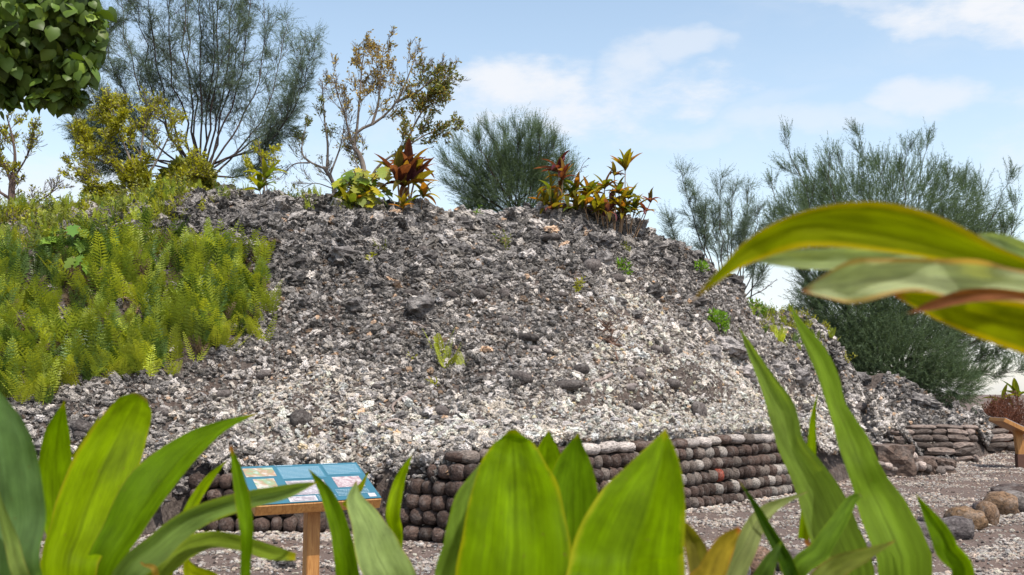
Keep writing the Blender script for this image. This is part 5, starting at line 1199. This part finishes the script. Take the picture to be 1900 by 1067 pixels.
ti_leaf(R, nd, [(1015, 1000, 1.12), (1014, 900, 1.12), (1016, 838, 1.12), (1018, 797, 1.12)], 1.1, [48, 38, 22, 0], GRN, EY, (.35, .2, .03), .3, .03, -.1)
ti_leaf(R, nd, [(1065, 1140, 1.02), (1064, 1010, 1.03), (1064, 910, 1.05), (1067, 850, 1.06), (1073, 803, 1.06)], 1.02, [55, 56, 46, 28, 0], GRN2, EDG, EY, .35, .04, .2)
ti_leaf(R, nd, [(958, 1140, .90), (956, 1010, .92), (955, 920, .95), (953, 860, .98), (951, 820, .99), (950, 797, .985)], .92, [112, 98, 78, 55, 34, 8], GRN, EY, EY, .3, .07, -.12)
ti_leaf(R, nd, [(1150, 1140, .84), (1168, 1030, .86), (1198, 940, .88), (1222, 862, .9), (1235, 796, .92)], .85, [110, 100, 74, 40, 0], GRN, (.42, .40, .02), EY, .32, .03, .15, hw2=[110, 98, 80, 40, 0])
R, nd = fg_plant('ti plant with two tall twisted narrow leaves in the right foreground', (1600, 1340), 1.12)
ti_leaf(R, nd, [(1490, 1000, 1.3), (1501, 900, 1.3), (1505, 845, 1.3), (1509, 774, 1.31), (1517, 730, 1.31)], 1.3, [9, 9, 9, 5, 0], LIME, YEL, YEL, .4)
ti_leaf(R, nd, [(1585, 1090, 1.1), (1552, 987, 1.12), (1524, 916, 1.14), (1496, 866, 1.15), (1470, 824, 1.16), (1461, 788, 1.17), (1449, 750, 1.18), (1423, 702, 1.19), (1397, 655, 1.2), (1371, 607, 1.21)], 1.1, [47, 46, 38, 29, 23, 26, 24, 14, 9, 0], (.165, .25, .045), EDG, EDG, .4, .08, .3)
ti_leaf(R, nd, [(1676, 1090, 1.05), (1642, 964, 1.08), (1618, 914, 1.1), (1598, 867, 1.1), (1581, 822, 1.12), (1563, 780, 1.13), (1549, 748, 1.14), (1536, 702, 1.15), (1515, 655, 1.16), (1486, 607, 1.17), (1465, 565, 1.18)], 1.1, [48, 44, 35, 29, 27, 19, 16, 19, 17, 8, 0], (.14, .23, .02), EDG, EDG, .4, .08, -.3)
ti_leaf(R, nd, [(1780, 1100, 1.0), (1758, 1015, 1.0), (1731, 964, 1.02), (1699, 916, 1.03)], 1.0, [18, 21, 13, 0], GRN2, EDG, EY, .5, .02, .3)
ti_leaf(R, nd, [(1480, 1100, 1.0), (1525, 1020, 1.0), (1560, 965, 1.02), (1580, 930, 1.04), (1598, 918, 1.04)], 1.0, [18, 18, 14, 9, 4], (.10, .18, .015), EDG, (.2, .25, .05), .4, .04, .3)
ti_leaf(R, nd, [(1485, 1100, .98), (1457, 1035, 1.0), (1428, 985, 1.02), (1402, 938, 1.03), (1372, 893, 1.04)], 1.0, [14, 13, 10, 6, 0], (.03, .07, .004), EDG, EY, .5, .02, .3)
ti_leaf(R, nd, [(1498, 980, 1.3), (1500, 1010, 1.3), (1540, 1000, 1.3), (1545, 1000, 1.3)], 1.3, [5, 4, 3, 1], (.28, .12, .05), (.3, .12, .05), (.3, .1, .05))
R, nd = fg_plant('low ti plant with orange-brown young leaf tips at the bottom edge', (1370, 1330), .95)
ti_leaf(R, nd, [(1345, 1110, 1.0), (1385, 1005, 1.02), (1412, 958, 1.05), (1445, 934, 1.08), (1500, 912, 1.1)], 1.0, [28, 20, 14, 8, 0], (.20, .24, .09), (.28, .28, .1), (.3, .25, .1), .4, .04, -.3)
ti_leaf(R, nd, [(1312, 1110, .9), (1302, 1055, .9), (1288, 1008, .92), (1268, 976, .92), (1238, 962, .92)], .9, [24, 22, 17, 10, 0], (.15, .14, .02), (.30, .13, .02), (.36, .14, .02), .4, .03, .2)
ti_leaf(R, nd, [(1290, 1130, .86), (1318, 1065, .87), (1345, 1010, .88), (1372, 980, .88)], .86, [28, 25, 18, 4], (.27, .20, .02), (.42, .15, .02), (.45, .13, .03), .35, .03, -.2)
ti_leaf(R, nd, [(1500, 1120, .88), (1550, 1058, .88), (1603, 1032, .88), (1662, 1003, .88)], .88, [24, 20, 12, 0], (.14, .17, .03), (.26, .14, .04), (.3, .12, .04), .4, .03, .3)
ti_leaf(R, nd, [(1400, 1120, 1.0), (1425, 1050, 1.0), (1450, 1005, 1.0)], 1.0, [20, 14, 2], (.09, .16, .03), EDG, EDG, .4)
# plant just outside the right edge, its near leaf reaches across the frame
R, nd = fg_plant('very near ti plant whose large blurred yellow-edged leaves arch in from the right edge', (2150, 900), .66)
RV = lambda L_: L_
BR = (.22, .085, .04)
ti_leaf(R, None, [(2080, 560, .66), (1990, 530, .65), (1920, 508, .64), (1833, 485, .62), (1732, 455, .60), (1631, 431, .59), (1547, 419, .59), (1470, 424, .59), (1400, 456, .6), (1345, 500, .6), (1280, 562, .61)], .6, [20, 22, 20, 30, 55, 60, 42, 22, 18, 9, 0], (.22, .26, .001), (.50, .36, .003), (.30, .12, .03), .25, .02, 0, hw2=[16, 16, 12, 20, 24, 36, 40, 40, 30, 12, 0], ew=.20)
ti_leaf(R, None, [(2080, 500, .68), (1930, 478, .67), (1860, 448, .66), (1815, 434, .66)], .66, [30, 22, 14, 2], (.30, .38, .22), (.33, .4, .25), (.3, .3, .15), .2, .05)
ti_leaf(R, None, [(1990, 520, .68), (1800, 486, .66), (1720, 470, .65), (1640, 474, .645), (1540, 480, .64), (1450, 479, .64), (1385, 482, .64)], .65, [26, 24, 22, 22, 20, 16, 0], (.38, .46, .28), (.36, .45, .2), (.35, .25, .08), .2, .08, .2)
ti_leaf(R, None, [(2100, 640, .66), (1990, 625, .65), (1900, 606, .64), (1820, 588, .63), (1740, 566, .63), (1660, 545, .63)], .65, [60, 52, 48, 38, 26, 4], (.20, .235, .001), (.50, .35, .003), (.32, .10, .03), .25, .07, .1, ew=.18)
ti_leaf(R, None, [(2080, 560, .62), (1960, 545, .61), (1870, 532, .60), (1780, 522, .60), (1690, 515, .60), (1600, 522, .60), (1540, 532, .60), (1488, 540, .60)], .6, [40, 36, 34, 40, 34, 42, 26, 2], (.40, .46, .26), (.52, .24, .06), (.28, .08, .04), .3, .30, -.2, hw2=[44, 40, 26, 40, 24, 42, 30, 2], ew=.14)
ti_leaf(R, None, [(1960, 560, .59), (1890, 548, .585), (1830, 546, .58), (1780, 552, .58), (1725, 568, .58), (1680, 582, .58)], .58, [6, 8, 12, 13, 9, 0], BR, (.26, .10, .05), (.2, .08, .04), .5, .08, 0)
for o in list(R.children):
    pass
tb = Tubes(); tb.add(catmull([nd, at(2160, 700, .66), at(2085, 560, .66)], 8), np.linspace(.014, .008, 8), 8); child('petiole', tb.mesh('petiole'), R, M_STEM)

scene.render.engine = 'CYCLES'
scene.cycles.use_denoising = True
scene.cycles.max_bounces = 6; scene.cycles.diffuse_bounces = 3; scene.cycles.transmission_bounces = 3; scene.cycles.glossy_bounces = 2
print('objects', len(bpy.data.objects))
